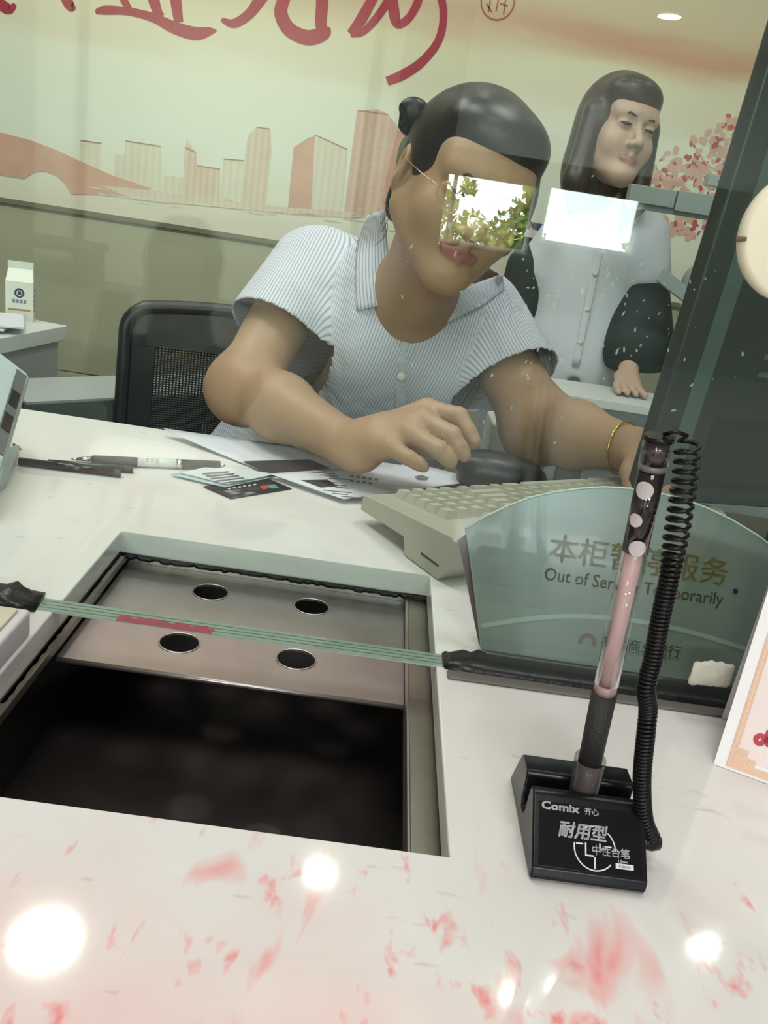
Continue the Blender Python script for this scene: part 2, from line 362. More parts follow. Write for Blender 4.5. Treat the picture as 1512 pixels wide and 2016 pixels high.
tot = math_node(nt, 'MULTIPLY', math_node(nt, 'MULTIPLY', math_node(nt, 'MAXIMUM', math_node(nt, 'MAXIMUM', ink, ink2), wash), limit), 0.75)
base = mixc(nt, noise(nt, ob, 9, 4), (0.69, 0.655, 0.635), (0.77, 0.74, 0.72))
gr = math_node(nt, 'MULTIPLY', math_node(nt, 'SUBTRACT', noise(nt, ob, 130, 2, 0.5, (0.3, 1, 1), 1.1), 0.70, True), 4.0, True)
base = mixc(nt, gr, base, (0.35, 0.32, 0.3))
c = mixc(nt, tot, base, (0.80, 0.12, 0.13)); nt.links.new(c, b.inputs['Base Color'])
b.inputs['Roughness'].default_value = 0.07; b.inputs['Specular IOR Level'].default_value = 0.5
M_COUNTER = m
m_cside = mat('counter_carcass', (0.62, 0.60, 0.56), 0.5, var=0.05)
HX0, HX1, HY0, HY1 = -0.221, 0.078, 0.385, 0.765
counter = thing('bank_counter', 'white polished stone bank counter with a tray opening and red ink stains', 'counter', (0, 0.6, 0))
O = [(-1.7, 0.12), (1.7, 0.12), (1.7, 1.12), (-1.7, 1.12)]; I = [(HX0, HY0), (HX1, HY0), (HX1, HY1), (HX0, HY1)]
ST = 0.022; vs = [(*p, C) for p in O] + [(*p, C) for p in I] + [(*p, C - ST) for p in O] + [(*p, C - ST) for p in I]; fs = []
for i in range(4):
    j = (i+1) % 4
    fs += [(i, j, 4+j, 4+i), (8+j, 8+i, 12+i, 12+j), (j, i, 8+i, 8+j), (4+i, 4+j, 12+j, 12+i)]
counter_top = link_mesh('worktop', [(x, y, z) for x, y, z in vs], fs, M_COUNTER, counter)
# the stain material reads true counter coordinates: keep the worktop's own origin at the world origin
counter_top.data.transform(Matrix.Translation((0, 0.6, 0))); counter_top.location = (0, -0.6, 0)
md = counter_top.modifiers.new('bevel', 'BEVEL'); md.width = 0.0015; md.segments = 2; md.limit_method = 'ANGLE'
MB().box((-1.7, 0.19, 0), (1.7, 0.21, C - ST)).build('front_panel', m_cside, counter)
MB().box((-1.7, 0.85, 0), (1.7, 0.87, C - ST)).build('back_panel', m_cside, counter)
for x in (-1.68, 1.66): MB().box((x, 0.21, 0), (x + 0.02, 0.85, C - ST)).build('end_panel', m_cside, counter)
# chipped dark sealant below the opening's far edge
m_black = mat('black_sealant', (0.006, 0.006, 0.007), 0.3, bump=0.15, bscale=200, spec=0.35)
vs, fs = [], []
def ragged(p0, p1, n, h0, h1, dirv, zb):
    vs, fs = [], []; p0, p1 = np.array(p0), np.array(p1)
    for i in range(n + 1):
        p = p0 + (p1 - p0)*i/n; h = h0 + (h1 - h0)*rng.random()
        vs += [(p[0], p[1], zb), (p[0] + dirv[0]*h, p[1] + dirv[1]*h, zb), (p[0] + dirv[0]*h, p[1] + dirv[1]*h, zb + 0.0025), (p[0], p[1], zb + 0.0025)]
    for i in range(n):
        a = 4*i; fs += [(a+k, a+(k+1) % 4, a+4+(k+1) % 4, a+4+k) for k in range(4)]
    fs += [(3, 2, 1, 0), tuple(4*n + k for k in range(4))]
    return vs, fs
vs, fs = ragged((HX0, HY1), (HX1, HY1), 70, 0.003, 0.009, (0, -1), C - ST - 0.003); link_mesh('sealant_bead', vs, fs, m_black, counter)
vs, fs = ragged((HX0, 0.50), (HX0, HY1), 60, 0.002, 0.0035, (1, 0), C - ST - 0.003); link_mesh('sealant_bead', vs, fs, m_black, counter)

# ------------------------------------------------------------------ steel pass-through tray
m_steel, nt, b = node_mat('brushed_steel')
tc = N(nt, 'ShaderNodeTexCoord'); ob = tc.outputs['Object']
br = noise(nt, ob, 40, 4, 0.6, (1.5, 30, 1)); cl = mixc(nt, noise(nt, ob, 14, 4), (0.34, 0.30, 0.29), (0.52, 0.47, 0.46))
nt.links.new(cl, b.inputs['Base Color']); b.inputs['Metallic'].default_value = 0.9
nt.links.new(math_node(nt, 'ADD', math_node(nt, 'MULTIPLY', br, 0.18), 0.26), b.inputs['Roughness'])
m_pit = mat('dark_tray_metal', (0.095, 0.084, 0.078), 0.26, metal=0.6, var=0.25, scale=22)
m_rail = mat('rail_steel', (0.30, 0.27, 0.23), 0.36, metal=0.85, var=0.25, scale=30)
tray = thing('pass_through_tray', 'brushed steel sliding cash tray sunk into the white counter', 'tray', (-0.07, 0.575, C - 0.16))
ZP = C - 0.036; PX0, PX1, PY0, PY1 = -0.2155, 0.058, 0.588, 0.775
# plate with four finger holes: one surface, built around the holes
holes = [(-0.126, 0.735), (-0.030, 0.735), (-0.131, 0.635), (-0.033, 0.635)]; HR = 0.0165
def plate_with_holes(x0, x1, y0, y1, zt, th, holes, r):
    xm = (holes[0][0] + holes[1][0])/2; ym = (holes[0][1] + holes[2][1])/2; vs, fs = [], []
    for (cx, cy) in holes:
        ax, bx = (x0, xm) if cx < xm else (xm, x1); ay, by = (y0, ym) if cy < ym else (ym, y1); n = 32
        for z, flip in ((zt, False), (zt - th, True)):
            i0 = len(vs)
            for k in range(n):
                t = 2*math.pi*k/n; c, s = math.cos(t), math.sin(t)
                tx = ((bx if c > 0 else ax) - cx)/c if abs(c) > 1e-9 else 1e9; ty = ((by if s > 0 else ay) - cy)/s if abs(s) > 1e-9 else 1e9; q = min(tx, ty)
                vs += [(cx + r*c, cy + r*s, z), (cx + q*c, cy + q*s, z)]
            for k in range(n):
                a, b2, c2, d2 = i0 + 2*k, i0 + 2*k + 1, i0 + 2*((k+1) % n) + 1, i0 + 2*((k+1) % n)
                fs.append((a, b2, c2, d2) if not flip else (d2, c2, b2, a))
                # square corners
                pa, pb = vs[b2], vs[c2]
                if abs(pa[0] - pb[0]) > 1e-6 and abs(pa[1] - pb[1]) > 1e-6:
                    cxn = pa[0] if abs(pa[0] - ax) < 1e-6 or abs(pa[0] - bx) < 1e-6 else pb[0]; cyn = pa[1] if abs(pa[1] - ay) < 1e-6 or abs(pa[1] - by) < 1e-6 else pb[1]
                    vs.append((cxn, cyn, z)); fs.append((b2, len(vs)-1, c2) if not flip else (c2, len(vs)-1, b2))
            if not flip: top0 = i0
            else:
                for k in range(n): fs.append((top0 + 2*k, top0 + 2*((k+1) % n), i0 + 2*((k+1) % n), i0 + 2*k))
    i = len(vs); vs += [(x0, y0, zt), (x1, y0, zt), (x1, y0, zt - th), (x0, y0, zt - th)]; fs.append((i, i+3, i+2, i+1))
    return vs, fs
vs, fs = plate_with_holes(PX0, PX1, PY0, PY1, ZP, 0.002, holes, HR); plate = link_mesh('sliding_plate', vs, fs, m_steel, tray)
MB().tube([(PX0, PY0, ZP - 0.002), (PX1, PY0, ZP - 0.002)], 0.0022, 8).build('rolled_edge', m_steel, plate, smooth=True)
for (hx, hy) in holes:
    ts = np.linspace(0, 2*math.pi, 33)
    MB().tube([(hx + HR*math.cos(t), hy + HR*math.sin(t), ZP + 0.0002) for t in ts], 0.0008, 6, cap=False).build('hole_rim', m_steel, plate, smooth=True)
MB().box((PX0, 0.7755, ZP - 0.001), (PX1, 0.778, C - ST - 0.001)).build('back_lip', m_steel, tray)
MB().box((-0.235, 0.36, C - ST - 0.006), (-0.2145, 0.79, C - ST - 0.0005)).build('side_rail', m_rail, tray)
rl = MB().box((-0.2195, 0.39, C - 0.033), (-0.2165, 0.79, C - ST - 0.001)); rl.build('rail_flange', m_rail, tray)
MB().box((0.0605, 0.36, C - 0.030), (0.0800, 0.79, C - ST - 0.0055)).build('side_rail', m_rail, tray, bevel=0.001, seg=1)
MB().box((0.0588, 0.36, C - 0.045), (0.0603, 0.79, C - 0.026)).build('rail_flange', m_steel, tray)
zf = C - 0.14
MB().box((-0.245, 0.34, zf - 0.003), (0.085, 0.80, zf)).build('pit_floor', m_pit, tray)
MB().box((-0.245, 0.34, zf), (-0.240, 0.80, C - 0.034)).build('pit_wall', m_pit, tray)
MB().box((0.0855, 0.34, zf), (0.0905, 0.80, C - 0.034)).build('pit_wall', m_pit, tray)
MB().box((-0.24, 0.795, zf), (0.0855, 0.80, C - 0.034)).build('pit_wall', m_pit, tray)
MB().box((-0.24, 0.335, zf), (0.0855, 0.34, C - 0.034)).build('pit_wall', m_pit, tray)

# ------------------------------------------------------------------ glass partition
GY0, GY1 = 0.592, 0.612
glass = thing('glass_partition', 'tall green-tinted glass screen standing across the counter over the tray', 'glass screen', (0, 0.602, C))
MB().box((-1.7, GY0, C + 0.001), (1.7, GY1, CEIL - 0.002)).build('glass_pane', GLASS, glass)
vs, fs = [], []                             # dried splashes on the clerks' side of the pane
for k in range(150):
    q = at(1130 + rng.normal()*150, 600 + rng.normal()*120, GY1 + .0002); r_ = .0003 + .0006*rng.random()**2; a_ = rng.normal()*.5 + .3; st = 1 + 2.2*rng.random(); i0 = len(vs)
    for t in range(8):
        c_, s_ = r_*math.cos(t*math.pi/4), r_*st*math.sin(t*math.pi/4); vs.append((q[0] + c_*math.cos(a_) + s_*math.sin(a_), q[1], q[2] - c_*math.sin(a_) + s_*math.cos(a_)))
    fs.append(tuple(range(i0, i0+8)))
o = link_mesh('dried_splashes', vs, fs, mat('dried_splash', (0.62, 0.70, 0.70), 0.5, alpha=0.55), glass); o['kind'] = 'stuff'
m_gedge = mat('glass_edge_green', (0.34, 0.41, 0.36), 0.3, var=0.3, scale=80)
ed = MB(); 
for k in range(4): ed.box((HX0 - 0.012, GY0 + 0.0006 + k*0.005, C - 0.0008), (HX1 + 0.005, GY0 + 0.0042 + k*0.005, C + 0.0009))
ed.build('ground_edge', m_gedge, glass)
m_inkred = mat('red_ink', (0.34, 0.06, 0.09), 0.6, var=0.3, scale=120)
vs, fs = ragged((-0.172, GY0 - 0.0005), (-0.098, GY0 - 0.0005), 26, 0.006, 0.012, (0, 1), C + 0.0009)
link_mesh('ink_smear', [(x, y, z if z < C + 0.002 else C + 0.0013) for x, y, z in vs], fs, m_inkred, glass)
def bead(x0, x1, y0, y1, h, n, name, ragl=False, ragr=False):
    vs, fs = [], []; K = 7
    for i in range(n + 1):
        t = i/n; x = x0 + (x1-x0)*t; e = min(1, (0.25 + (t*n)/4) if ragl else 1, (0.25 + ((1-t)*n)/4) if ragr else 1); j = 0.0016 if (ragl and t < .02) or (ragr and t > .98) else 0.00018
        for k in range(K):
            u = k/(K-1); a = math.pi*u
            vs.append((x + rng.normal()*j, (y0+y1)/2 - (y1-y0)/2*math.cos(a)*(0.75 + 0.25*e) + rng.normal()*j, C + 0.0003 + h*e*math.sin(a)**0.6 + (abs(rng.normal()*j) if 0 < k < K-1 else 0)))
    for i in range(n):
        for k in range(K-1): a = i*K+k; fs.append((a, a+K, a+K+1, a+1))
    fs += [tuple(range(K)), tuple(n*K + k for k in range(K-1, -1, -1))]
    o = link_mesh(name, vs, fs, m_black, glass, smooth=True); return o
bead(HX1 + 0.006, 1.68, 0.586, 0.619, 0.006, 220, 'sealant_strip', ragl=True)
bead(-1.68, HX0 - 0.014, 0.584, 0.617, 0.010, 200, 'sealant_strip', ragr=True)
MB().box((HX1 + 0.008, 0.575, C), (1.68, 0.586, C + 0.003)).build('grey_edge_strip', mat('grey_rubber', (0.12, 0.11, 0.10), 0.6), glass, bevel=0.001, seg=1)

# ------------------------------------------------------------------ poster on the back wall
PY = WALL_Y - 0.010                           # printed face of the poster
px0, px1 = -2.4, 1.9
zb0 = 0.941
poster = thing('wall_mural', 'long printed mural of a pink city skyline under red brush calligraphy', 'mural', (0, WALL_Y, zb0))
m, nt, b = node_mat('mural_print')
tc = N(nt, 'ShaderNodeTexCoord'); ob = tc.outputs['Object']; sx = N(nt, 'ShaderNodeSeparateXYZ'); nt.links.new(ob, sx.inputs[0]); zz, xx = sx.outputs[2], sx.outputs[0]
cloud = noise(nt, ob, 3.0, 4, 0.5, (0.55, 1, 2.6))
hz = math_node(nt, 'ADD', zz, math_node(nt, 'MULTIPLY', math_node(nt, 'SUBTRACT', cloud, 0.5), 0.16))
skyc = ramp(nt, hz, [(0.0, (0.74, 0.66, 0.54)), (0.10, (0.78, 0.77, 0.63)), (0.24, (0.78, 0.81, 0.70)), (0.44, (0.79, 0.79, 0.64)), (0.60, (0.76, 0.68, 0.46)), (0.68, (0.68, 0.48, 0.32)), (0.78, (0.70, 0.57, 0.38)), (1.0, (0.66, 0.57, 0.42))])
band = math_node(nt, 'MULTIPLY', math_node(nt, 'SUBTRACT', 0.075, math_node(nt, 'ABSOLUTE', math_node(nt, 'SUBTRACT', hz, 0.66))), 13, True)
right = math_node(nt, 'MULTIPLY', math_node(nt, 'SUBTRACT', xx, -0.1), 1.6, True)
skyc = mixc(nt, math_node(nt, 'MULTIPLY', math_node(nt, 'MULTIPLY', band, right), 0.75), skyc, (0.62, 0.27, 0.17))
band2 = math_node(nt, 'MULTIPLY', math_node(nt, 'SUBTRACT', 0.07, math_node(nt, 'ABSOLUTE', math_node(nt, 'SUBTRACT', hz, 0.50))), 8, True)
skyc = mixc(nt, math_node(nt, 'MULTIPLY', band2, 0.4), skyc, (0.70, 0.50, 0.32))
nt.links.new(skyc, b.inputs['Base Color']); b.inputs['Roughness'].default_value = 0.55
MB().box((px0, PY, zb0), (px1, WALL_Y - 0.0005, 2.25)).build('print_sheet', m, poster)
MB().box((px0, PY - 0.006, zb0 - 0.014), (px1, WALL_Y - 0.0005, zb0)).build('bottom_edging', mat('edging_dark', (0.17, 0.16, 0.10), 0.5), poster)
def wp(px, py, off=0.0): return at(px, py, PY - off)
def flat(name, poly, material, off): return tri_fill(link_mesh(name, [wp(x, y, off) for x, y in poly], [tuple(range(len(poly)))[::-1]], material, poster))
# printed colours
def stripe_mat(name, c0, c1, freq, fade):
    m, nt, b = node_mat(name); tc = N(nt, 'ShaderNodeTexCoord'); s = N(nt, 'ShaderNodeSeparateXYZ'); nt.links.new(tc.outputs['Object'], s.inputs[0])
    w = math_node(nt, 'SINE', math_node(nt, 'MULTIPLY', s.outputs[0], freq)); w2 = math_node(nt, 'SINE', math_node(nt, 'MULTIPLY', s.outputs[2], freq*1.3))
    f = math_node(nt, 'ADD', math_node(nt, 'MULTIPLY', w, 0.17), math_node(nt, 'MULTIPLY', w2, 0.04)); f = math_node(nt, 'ADD', f, math_node(nt, 'MULTIPLY', noise(nt, tc.outputs['Object'], 9, 4), 0.85), True)
    c = mixc(nt, f, c0, c1)
    fz = math_node(nt, 'MULTIPLY', math_node(nt, 'SUBTRACT', s.outputs[2], fade[0]), fade[1], True)      # the print itself fades towards the water
    c = mixc(nt, fz, (0.76, 0.70, 0.57), c); nt.links.new(c, b.inputs['Base Color']); b.inputs['Roughness'].default_value = 0.55; return m
mp_dark = stripe_mat('print_pink_tower', (0.74, 0.60, 0.48), (0.62, 0.30, 0.22), 260, (0.0, 14))
mp_mid = stripe_mat('print_pink_block', (0.76, 0.70, 0.55), (0.66, 0.40, 0.30), 330, (0.02, 12))
mp_pale = stripe_mat('print_pale_block', (0.77, 0.76, 0.61), (0.70, 0.55, 0.43), 300, (0.02, 12))
mp_solid = mat('print_salmon', (0.66, 0.38, 0.28), 0.6, var=0.2, scale=12)
mp_line = mat('print_brown_line', (0.42, 0.22, 0.15), 0.6, var=0.2, scale=30)
mp_red = mat('print_brush_red', (0.40, 0.022, 0.045), 0.55, var=0.18, scale=9)
mp_bloss = mat('print_blossom', (0.52, 0.10, 0.10), 0.6, var=0.4, scale=20)
mp_bloss2 = mat('print_blossom_pale', (0.70, 0.42, 0.33), 0.6, var=0.25, scale=20)
builds = [([(158,276),(200,282),(198,345),(154,345)], mp_pale), ([(247,277),(316,288),(320,400),(238,390)], mp_pale), ([(226,303),(262,308),(258,375),(224,370)], mp_pale),
  ([(364,290),(369,272),(372,282),(386,300),(388,400),(358,395)], mp_mid), ([(388,326),(433,333),(433,400),(386,395)], mp_mid), ([(440,313),(480,316),(478,410),(434,405)], mp_pale),
  ([(484,290),(490,265),(505,250),(532,254),(534,300),(520,425),(476,415)], mp_mid), ([(606,272),(620,265),(656,278),(660,288),(684,294),(672,428),(600,425)], mp_pale), ([(578,290),(606,272),(620,268),(612,425),(566,420)], mp_solid),
  ([(703,217),(745,215),(764,225),(783,250),(781,330),(740,425),(675,432)], mp_dark), ([(783,255),(800,262),(800,330),(770,420),(742,425)], mp_solid), ([(320,345),(360,350),(360,400),(318,395)], mp_pale)]
for i, (poly, mm) in enumerate(builds): flat('printed_building', poly, mm, 0.0006 + 0.0001*i)
for (a, c2) in (((158,276),(200,282)), ((247,277),(316,288)), ((364,290),(386,300)), ((388,326),(433,333)), ((440,313),(480,316)), ((505,250),(532,254)), ((620,265),(684,294)), ((703,217),(764,225))):
    P, F = ribbon([a, c2], [2, 2], 0); link_mesh('printed_outline', [wp(x, y, 0.0022) for x, y in P], F, mp_line, poster)
# bridge with its arch, and the low shore
flat('printed_bridge', [(-60,240),(0,260),(60,276),(110,295),(160,318),(220,345),(300,372),(240,385),(140,382),(128,362),(112,346),(88,337),(65,340),(48,352),(0,345),(-60,330)], mp_solid, 0.0019)
flat('printed_shore', [(200,365),(300,375),(420,392),(560,408),(700,418),(690,428),(540,418),(400,405),(260,392)], mp_mid, 0.0020)
for k in range(26):
    x = 180 + 24*k + random.uniform(-10, 10); y = 372 + (x-180)*0.1 + random.uniform(-8, 22); w = random.uniform(14, 50)
    P, F = ribbon([(x, y), (x + w, y + w*0.15)], [2.5, 1.5], 0); link_mesh('printed_ripple', [wp(a, c2, 0.0021) for a, c2 in P], F, mp_mid, poster)
# plum tree print at the right
vs, fs = [], []; vs2, fs2 = [], []
def bl(vs, fs, x, y, r):
    c = wp(x, y, 0.0012 + 0.0004*random.random()); k = r/620.0; i = len(vs)
    for t in range(9): a = 2*math.pi*t/9; q = k*(1 + 0.25*math.sin(2*a + x)); vs.append((c[0] + q*math.cos(a), c[1], c[2] + q*math.sin(a)))
    fs.append(tuple(range(i, i+9))[::-1])
for k in range(430):
    t = rng.random(); x = 1280 + 230*t + rng.normal()*22; top = 345 - 130*min(1, t*1.25); y = top + (470 - top)*rng.random()**1.1
    if rng.random() < 0.42: bl(vs, fs, x, y, rng.uniform(2, 6))
    else: bl(vs2, fs2, x, y, rng.uniform(3, 9))
o = link_mesh('printed_blossoms', vs, fs, mp_bloss, poster); o['kind'] = 'stuff'; o = link_mesh('printed_pale_blossoms', vs2, fs2, mp_bloss2, poster); o['kind'] = 'stuff'
for pts in ([(1512,300),(1460,280),(1400,268)], [(1500,330),(1420,345),(1350,335),(1300,355)], [(1480,370),(1400,330),(1370,290)], [(1450,420),(1390,430),(1330,420)], [(1512,480),(1470,400),(1440,360)]):
    P, W2 = smooth_line(pts, [7] + [4]*(len(pts)-2) + [2], 5); R, F = ribbon(P, W2, 0); link_mesh('printed_branch', [wp(x, y, 0.0010) for x, y in R], F, mp_bloss2, poster)
# brush strokes of the calligraphy
strokes = [([(-60,-30),(0,8),(18,18),(30,8)], [20,22,20,8]), ([(118,-60),(128,-10),(140,14),(146,10)], [22,22,18,8]),
  ([(188,24),(205,20),(250,22),(300,34),(345,55),(385,66),(410,62),(426,60)], [8,18,16,18,24,26,18,4]), ([(232,-60),(240,-10),(258,24)], [16,16,12]), ([(285,-60),(296,-10),(310,32)], [16,16,12]), ([(340,-60),(346,0),(352,44)], [22,22,18]), ([(300,-40),(312,18),(322,30)], [12,12,6]),
  ([(540,-40),(515,-5),(490,28),(460,46),(436,38)], [24,24,20,18,8]), ([(582,-60),(562,-10),(553,25),(570,58),(605,74),(636,66),(645,52)], [24,24,26,28,30,28,12]), ([(630,-60),(634,0),(632,50),(640,66)], [24,24,22,14]),
  ([(770,-60),(735,-5),(710,40),(690,66)], [20,20,22,16]), ([(690,66),(715,62),(745,30),(770,-10),(790,-50)], [14,14,16,16,16]), ([(770,-20),(775,20),(782,46),(800,40),(820,10),(835,-40)], [20,22,18,16,16,16]),
  ([(835,-60),(866,-10),(873,35),(862,82),(830,122),(795,146),(762,160)], [18,16,15,16,18,20,18])]
for i, (pts, ws) in enumerate(strokes):
    P, W2 = smooth_line(pts, ws, 8); R, F = ribbon(P, W2, 0); link_mesh('brush_stroke', [wp(x, y, 0.0010 + 0.00004*i) for x, y in R], F, mp_red, poster)
sc = wp(980, 2, 0.0012); sealm = mat('print_seal', (0.42, 0.10, 0.09), 0.6)
R = MB().ring(sc, (0, -1, 0), 0.044, 0.048)
for (a0, b0, a1, b1) in ((-.03,.02,.03,.024), (-.02,-.03,-.022,.03), (.0,-.025,.002,.03), (.022,-.03,.02,.028), (-.03,-.01,-.01,-.03), (.008,-.005,.03,-.008)):
    d = nrm(V(a1-a0, 0, b1-b0))*0.0; n_ = nrm(V(-(b1-b0), 0, a1-a0))*0.0018; p, q = sc + V(a0, 0, b0), sc + V(a1, 0, b1); R.add([p + n_, q + n_, q - n_, p - n_], [(0, 1, 2, 3)])
R.build('printed_seal', sealm, poster)

# ------------------------------------------------------------------ pen stand on the counter
m_blk = mat('black_plastic', (0.007, 0.007, 0.008), 0.25, var=0.2, bump=0.03, bscale=600, spec=0.22)
m_print = mat('silver_print', (0.62, 0.60, 0.62), 0.4)
SX0, SX1 = 0.1212, 0.1855
prof = [(.377,.0005),(.3745,.003),(.3755,.009),(.4055,.0335),(.4085,.035),(.4125,.0345),(.4145,.030),(.4155,.014),(.4185,.0105),(.4235,.0105),(.4265,.014),(.4275,.029),(.4295,.0325),(.444,.0325),(.449,.029),(.462,.004),(.462,.0005)]
stand = thing('pen_stand', 'black plastic desk pen stand with silver print and coiled cord', 'pen stand', (0.153, 0.42, C))
tri_fill(MB().prism([(SX0, y, C + z) for y, z in prof], (SX1 - SX0, 0, 0)).build('base_block', m_blk, stand, bevel=0.0012))
fo = V(0, .3755, C + .009); fv = nrm(V(0, .030, .0245)); fu = V(1, 0, 0); fn = nrm(np.cross(fu, fv)); 
def fp(x, s, off=0.00035): return V(x, 0, 0) + fo + fv*s + fn*off   # x: world, s: metres up the slope
MB().obox(fp(SX0 + .003, .0015, -0.0002), fu*(SX1-SX0-.006), fv*.0345, fn*.0004).build('face_plate', mat('gloss_black', (0.008, 0.007, 0.009), 0.12, spec=0.2), stand, bevel=0.0002, seg=1)
text_on('brand_lettering', 'Comix', 0.0058, fp(.1365, .0335), fu, fv, m_print, stand, bold=0.00018, width=0.021)
text_on('brand_lettering', '齐心', 0.0042, fp(.1545, .0330), fu, fv, m_print, stand, bold=0.00006)
text_on('large_lettering', '耐用型', 0.0092, fp(.1490, .0215), fu, fv, m_print, stand, bold=0.0002, shear=0.2)
text_on('small_lettering', '中性台笔', 0.0054, fp(.1650, .0128), fu, fv, m_print, stand, bold=0.0001)
cc = fp(.1560, .0140); R = MB(); 
def arc(R, a0, a1, r0, r1, n=16):
    vs = []
    for i in range(n+1):
        a = math.radians(a0 + (a1-a0)*i/n)
        for r in (r0, r1): vs.append(cc + fu*r*math.cos(a) + fv*r*math.sin(a))
    R.add(vs, [(2*i, 2*i+1, 2*i+3, 2*i+2) for i in range(n)])
arc(R, 75, 125, .0112, .0119); arc(R, -2, 50, .0112, .0119); arc(R, 170, 320, .0112, .0119)
for (a, c2, w, h) in ((-.0105,.0012,.004,.0008), (-.0055,-.004,.0008,.0065), (-.0055,-.0045,.005,.0008), (.0055,.0012,.004,.0008), (.0025,-.001,.0008,.004), (-.0004,-.0105,.0008,.006)):
    R.add([cc + fu*a + fv*c2, cc + fu*(a+w) + fv*c2, cc + fu*(a+w) + fv*(c2+h), cc + fu*a + fv*(c2+h)], [(0, 1, 2, 3)])
R.build('round_emblem', m_print, stand)
bx = fp(.1725, .0065); MB().obox(bx - fu*.005 - fv*.0014, fu*.010, fv*.0028, fn*.0001).build('size_badge', m_print, stand)
text_on('badge_lettering', '0.5mm', 0.0024, fp(.1725, .0065, 0.0006), fu, fv, m_blk, stand)
text_on('badge_lettering', '1.0mm', 0.0020, fp(.1715, .0090), fu, fv, m_print, stand)
# coiled cord: a helix that runs tightly up from the base and opens towards the pen's end
pb, pt = V(.1548, .4205, C + .0135), at(1298, 857, .408)
guide = [at(1283, 1650, .404), at(1268, 1610, .404), at(1264, 1530, .405), at(1272, 1440, .405), at(1276, 1395, .407), at(1272, 1352, .404), at(1285, 1300, .404), at(1302, 1210, .404), at(1317, 1140, .404), at(1330, 1060, .405), at(1342, 985, .405), at(1351, 915, .405), at(1354, 872, .405)]
G = crom(guide, 30); L = np.concatenate([[0], np.cumsum([np.linalg.norm(G[i+1]-G[i]) for i in range(len(G)-1)])]); tot_l = L[-1]
def gpt(s): return np.array([np.interp(s, L, [g[k] for g in G]) for k in range(3)])
kL = L[8*30]; path = []; ang = 0.0; s_ = 0.0; Lx = [np.array([g[k] for g in G]) for k in range(3)]
while s_ < tot_l:
    t = 0 if s_ < kL else min(1, (s_-kL)/(0.3*(tot_l-kL))); pitch = 0.0023*(1-t) + 0.0050*t; r = 0.0042*(1-t) + 0.0056*t
    p = np.array([np.interp(s_, L, Lx[k]) for k in range(3)]); q = np.array([np.interp(min(s_+.002, tot_l), L, Lx[k]) for k in range(3)]); T = nrm(q - p + 1e-9); a = nrm(np.cross(T, V(0,1,0))); b2 = np.cross(T, a)
    path.append(p + r*(math.cos(ang)*a + math.sin(ang)*b2)); ang += 2*math.pi/12; s_ += pitch/12
path += [at(1352, 858, .405), at(1330, 848, .405), at(1306, 856, .407), pt + V(0.0015, -0.002, 0.0015)]
MB().tube(path, 0.00115, 6).build('coiled_cord', m_blk, stand, smooth=True)
MB().tube([at(1225, 1640, .406), at(1262, 1650, .405), at(1284, 1657, .404), at(1298, 1660, .404)], [0.0045, 0.0052, 0.0055, 0.004], 16).build('cord_plug', m_blk, stand, smooth=True)
MB().tube([V(.1548,.4205,C+.011), pb + (pt-pb)*0.05, pb + (pt-pb)*0.165, pb + (pt-pb)*0.172], [0.0072, 0.0082, 0.0090, 0.0090], 24, cap=False).build('pen_socket', mat('smoky_plastic', (0.10, 0.085, 0.085), 0.15, alpha=0.55), stand, smooth=True)

# desk pen standing in the socket
pen = thing('desk_pen', 'tall see-through desk pen with pink refill and black grip standing upright', 'pen', tuple(pb))
ax = pt - pb
def seg(name, t0, t1, r0, r1, m, parent=pen, n=24): return MB().tube([pb + ax*t0, pb + ax*t1], [r0, r1], n).build(name, m, parent, smooth=False)
def shade(o):
    o.data.polygons.foreach_set('use_smooth', [len(p.vertices) == 4 for p in o.data.polygons]); return o
shade(seg('tip', 0.0, 0.06, 0.0014, 0.0045, m_blk)); shade(seg('lower_barrel', 0.06, 0.155, 0.0048, 0.0062, mat('smoky_barrel', (0.05, 0.04, 0.04), 0.2)))
m_grip = mat('rubber_grip', (0.010, 0.010, 0.011), 0.6, bump=0.5, bscale=900)
shade(seg('grip', 0.155, 0.365, 0.0066, 0.0070, m_grip)); shade(seg('ring', 0.365, 0.392, 0.0062, 0.0062, mat('pink_ring', (0.30, 0.20, 0.20), 0.25)))
shade(seg('refill', 0.37, 0.90, 0.0044, 0.0044, mat('pink_refill', (0.56, 0.38, 0.38), 0.25, var=0.12, scale=60)))
shade(seg('clear_barrel', 0.392, 0.735, 0.0068, 0.0066, CLEAR))
up_ = shade(seg('dark_barrel', 0.735, 0.925, 0.0066, 0.0066, mat('dark_barrel_gloss', (0.016, 0.012, 0.014), 0.1, var=0.3)))
shade(seg('cap_collar', 0.925, 0.938, 0.0070, 0.0072, mat('smoky_collar', (0.14, 0.12, 0.12), 0.2))); shade(seg('end_cap', 0.938, 0.993, 0.0060, 0.0062, mat('smoky_cap', (0.035, 0.028, 0.03), 0.12, var=0.4, scale=80)))
shade(seg('cap_sleeve', 0.938, 0.993, 0.0072, 0.0074, CLEAR)); shade(seg('cap_rim', 0.99, 1.0, 0.0076, 0.0070, m_blk))
T = nrm(ax); e1 = nrm(V(0,-1,0) - T*np.dot(V(0,-1,0), T)); e2 = np.cross(T, e1)
if e2[0] > 0: e2 = -e2                       # e2 points to the left in the photograph
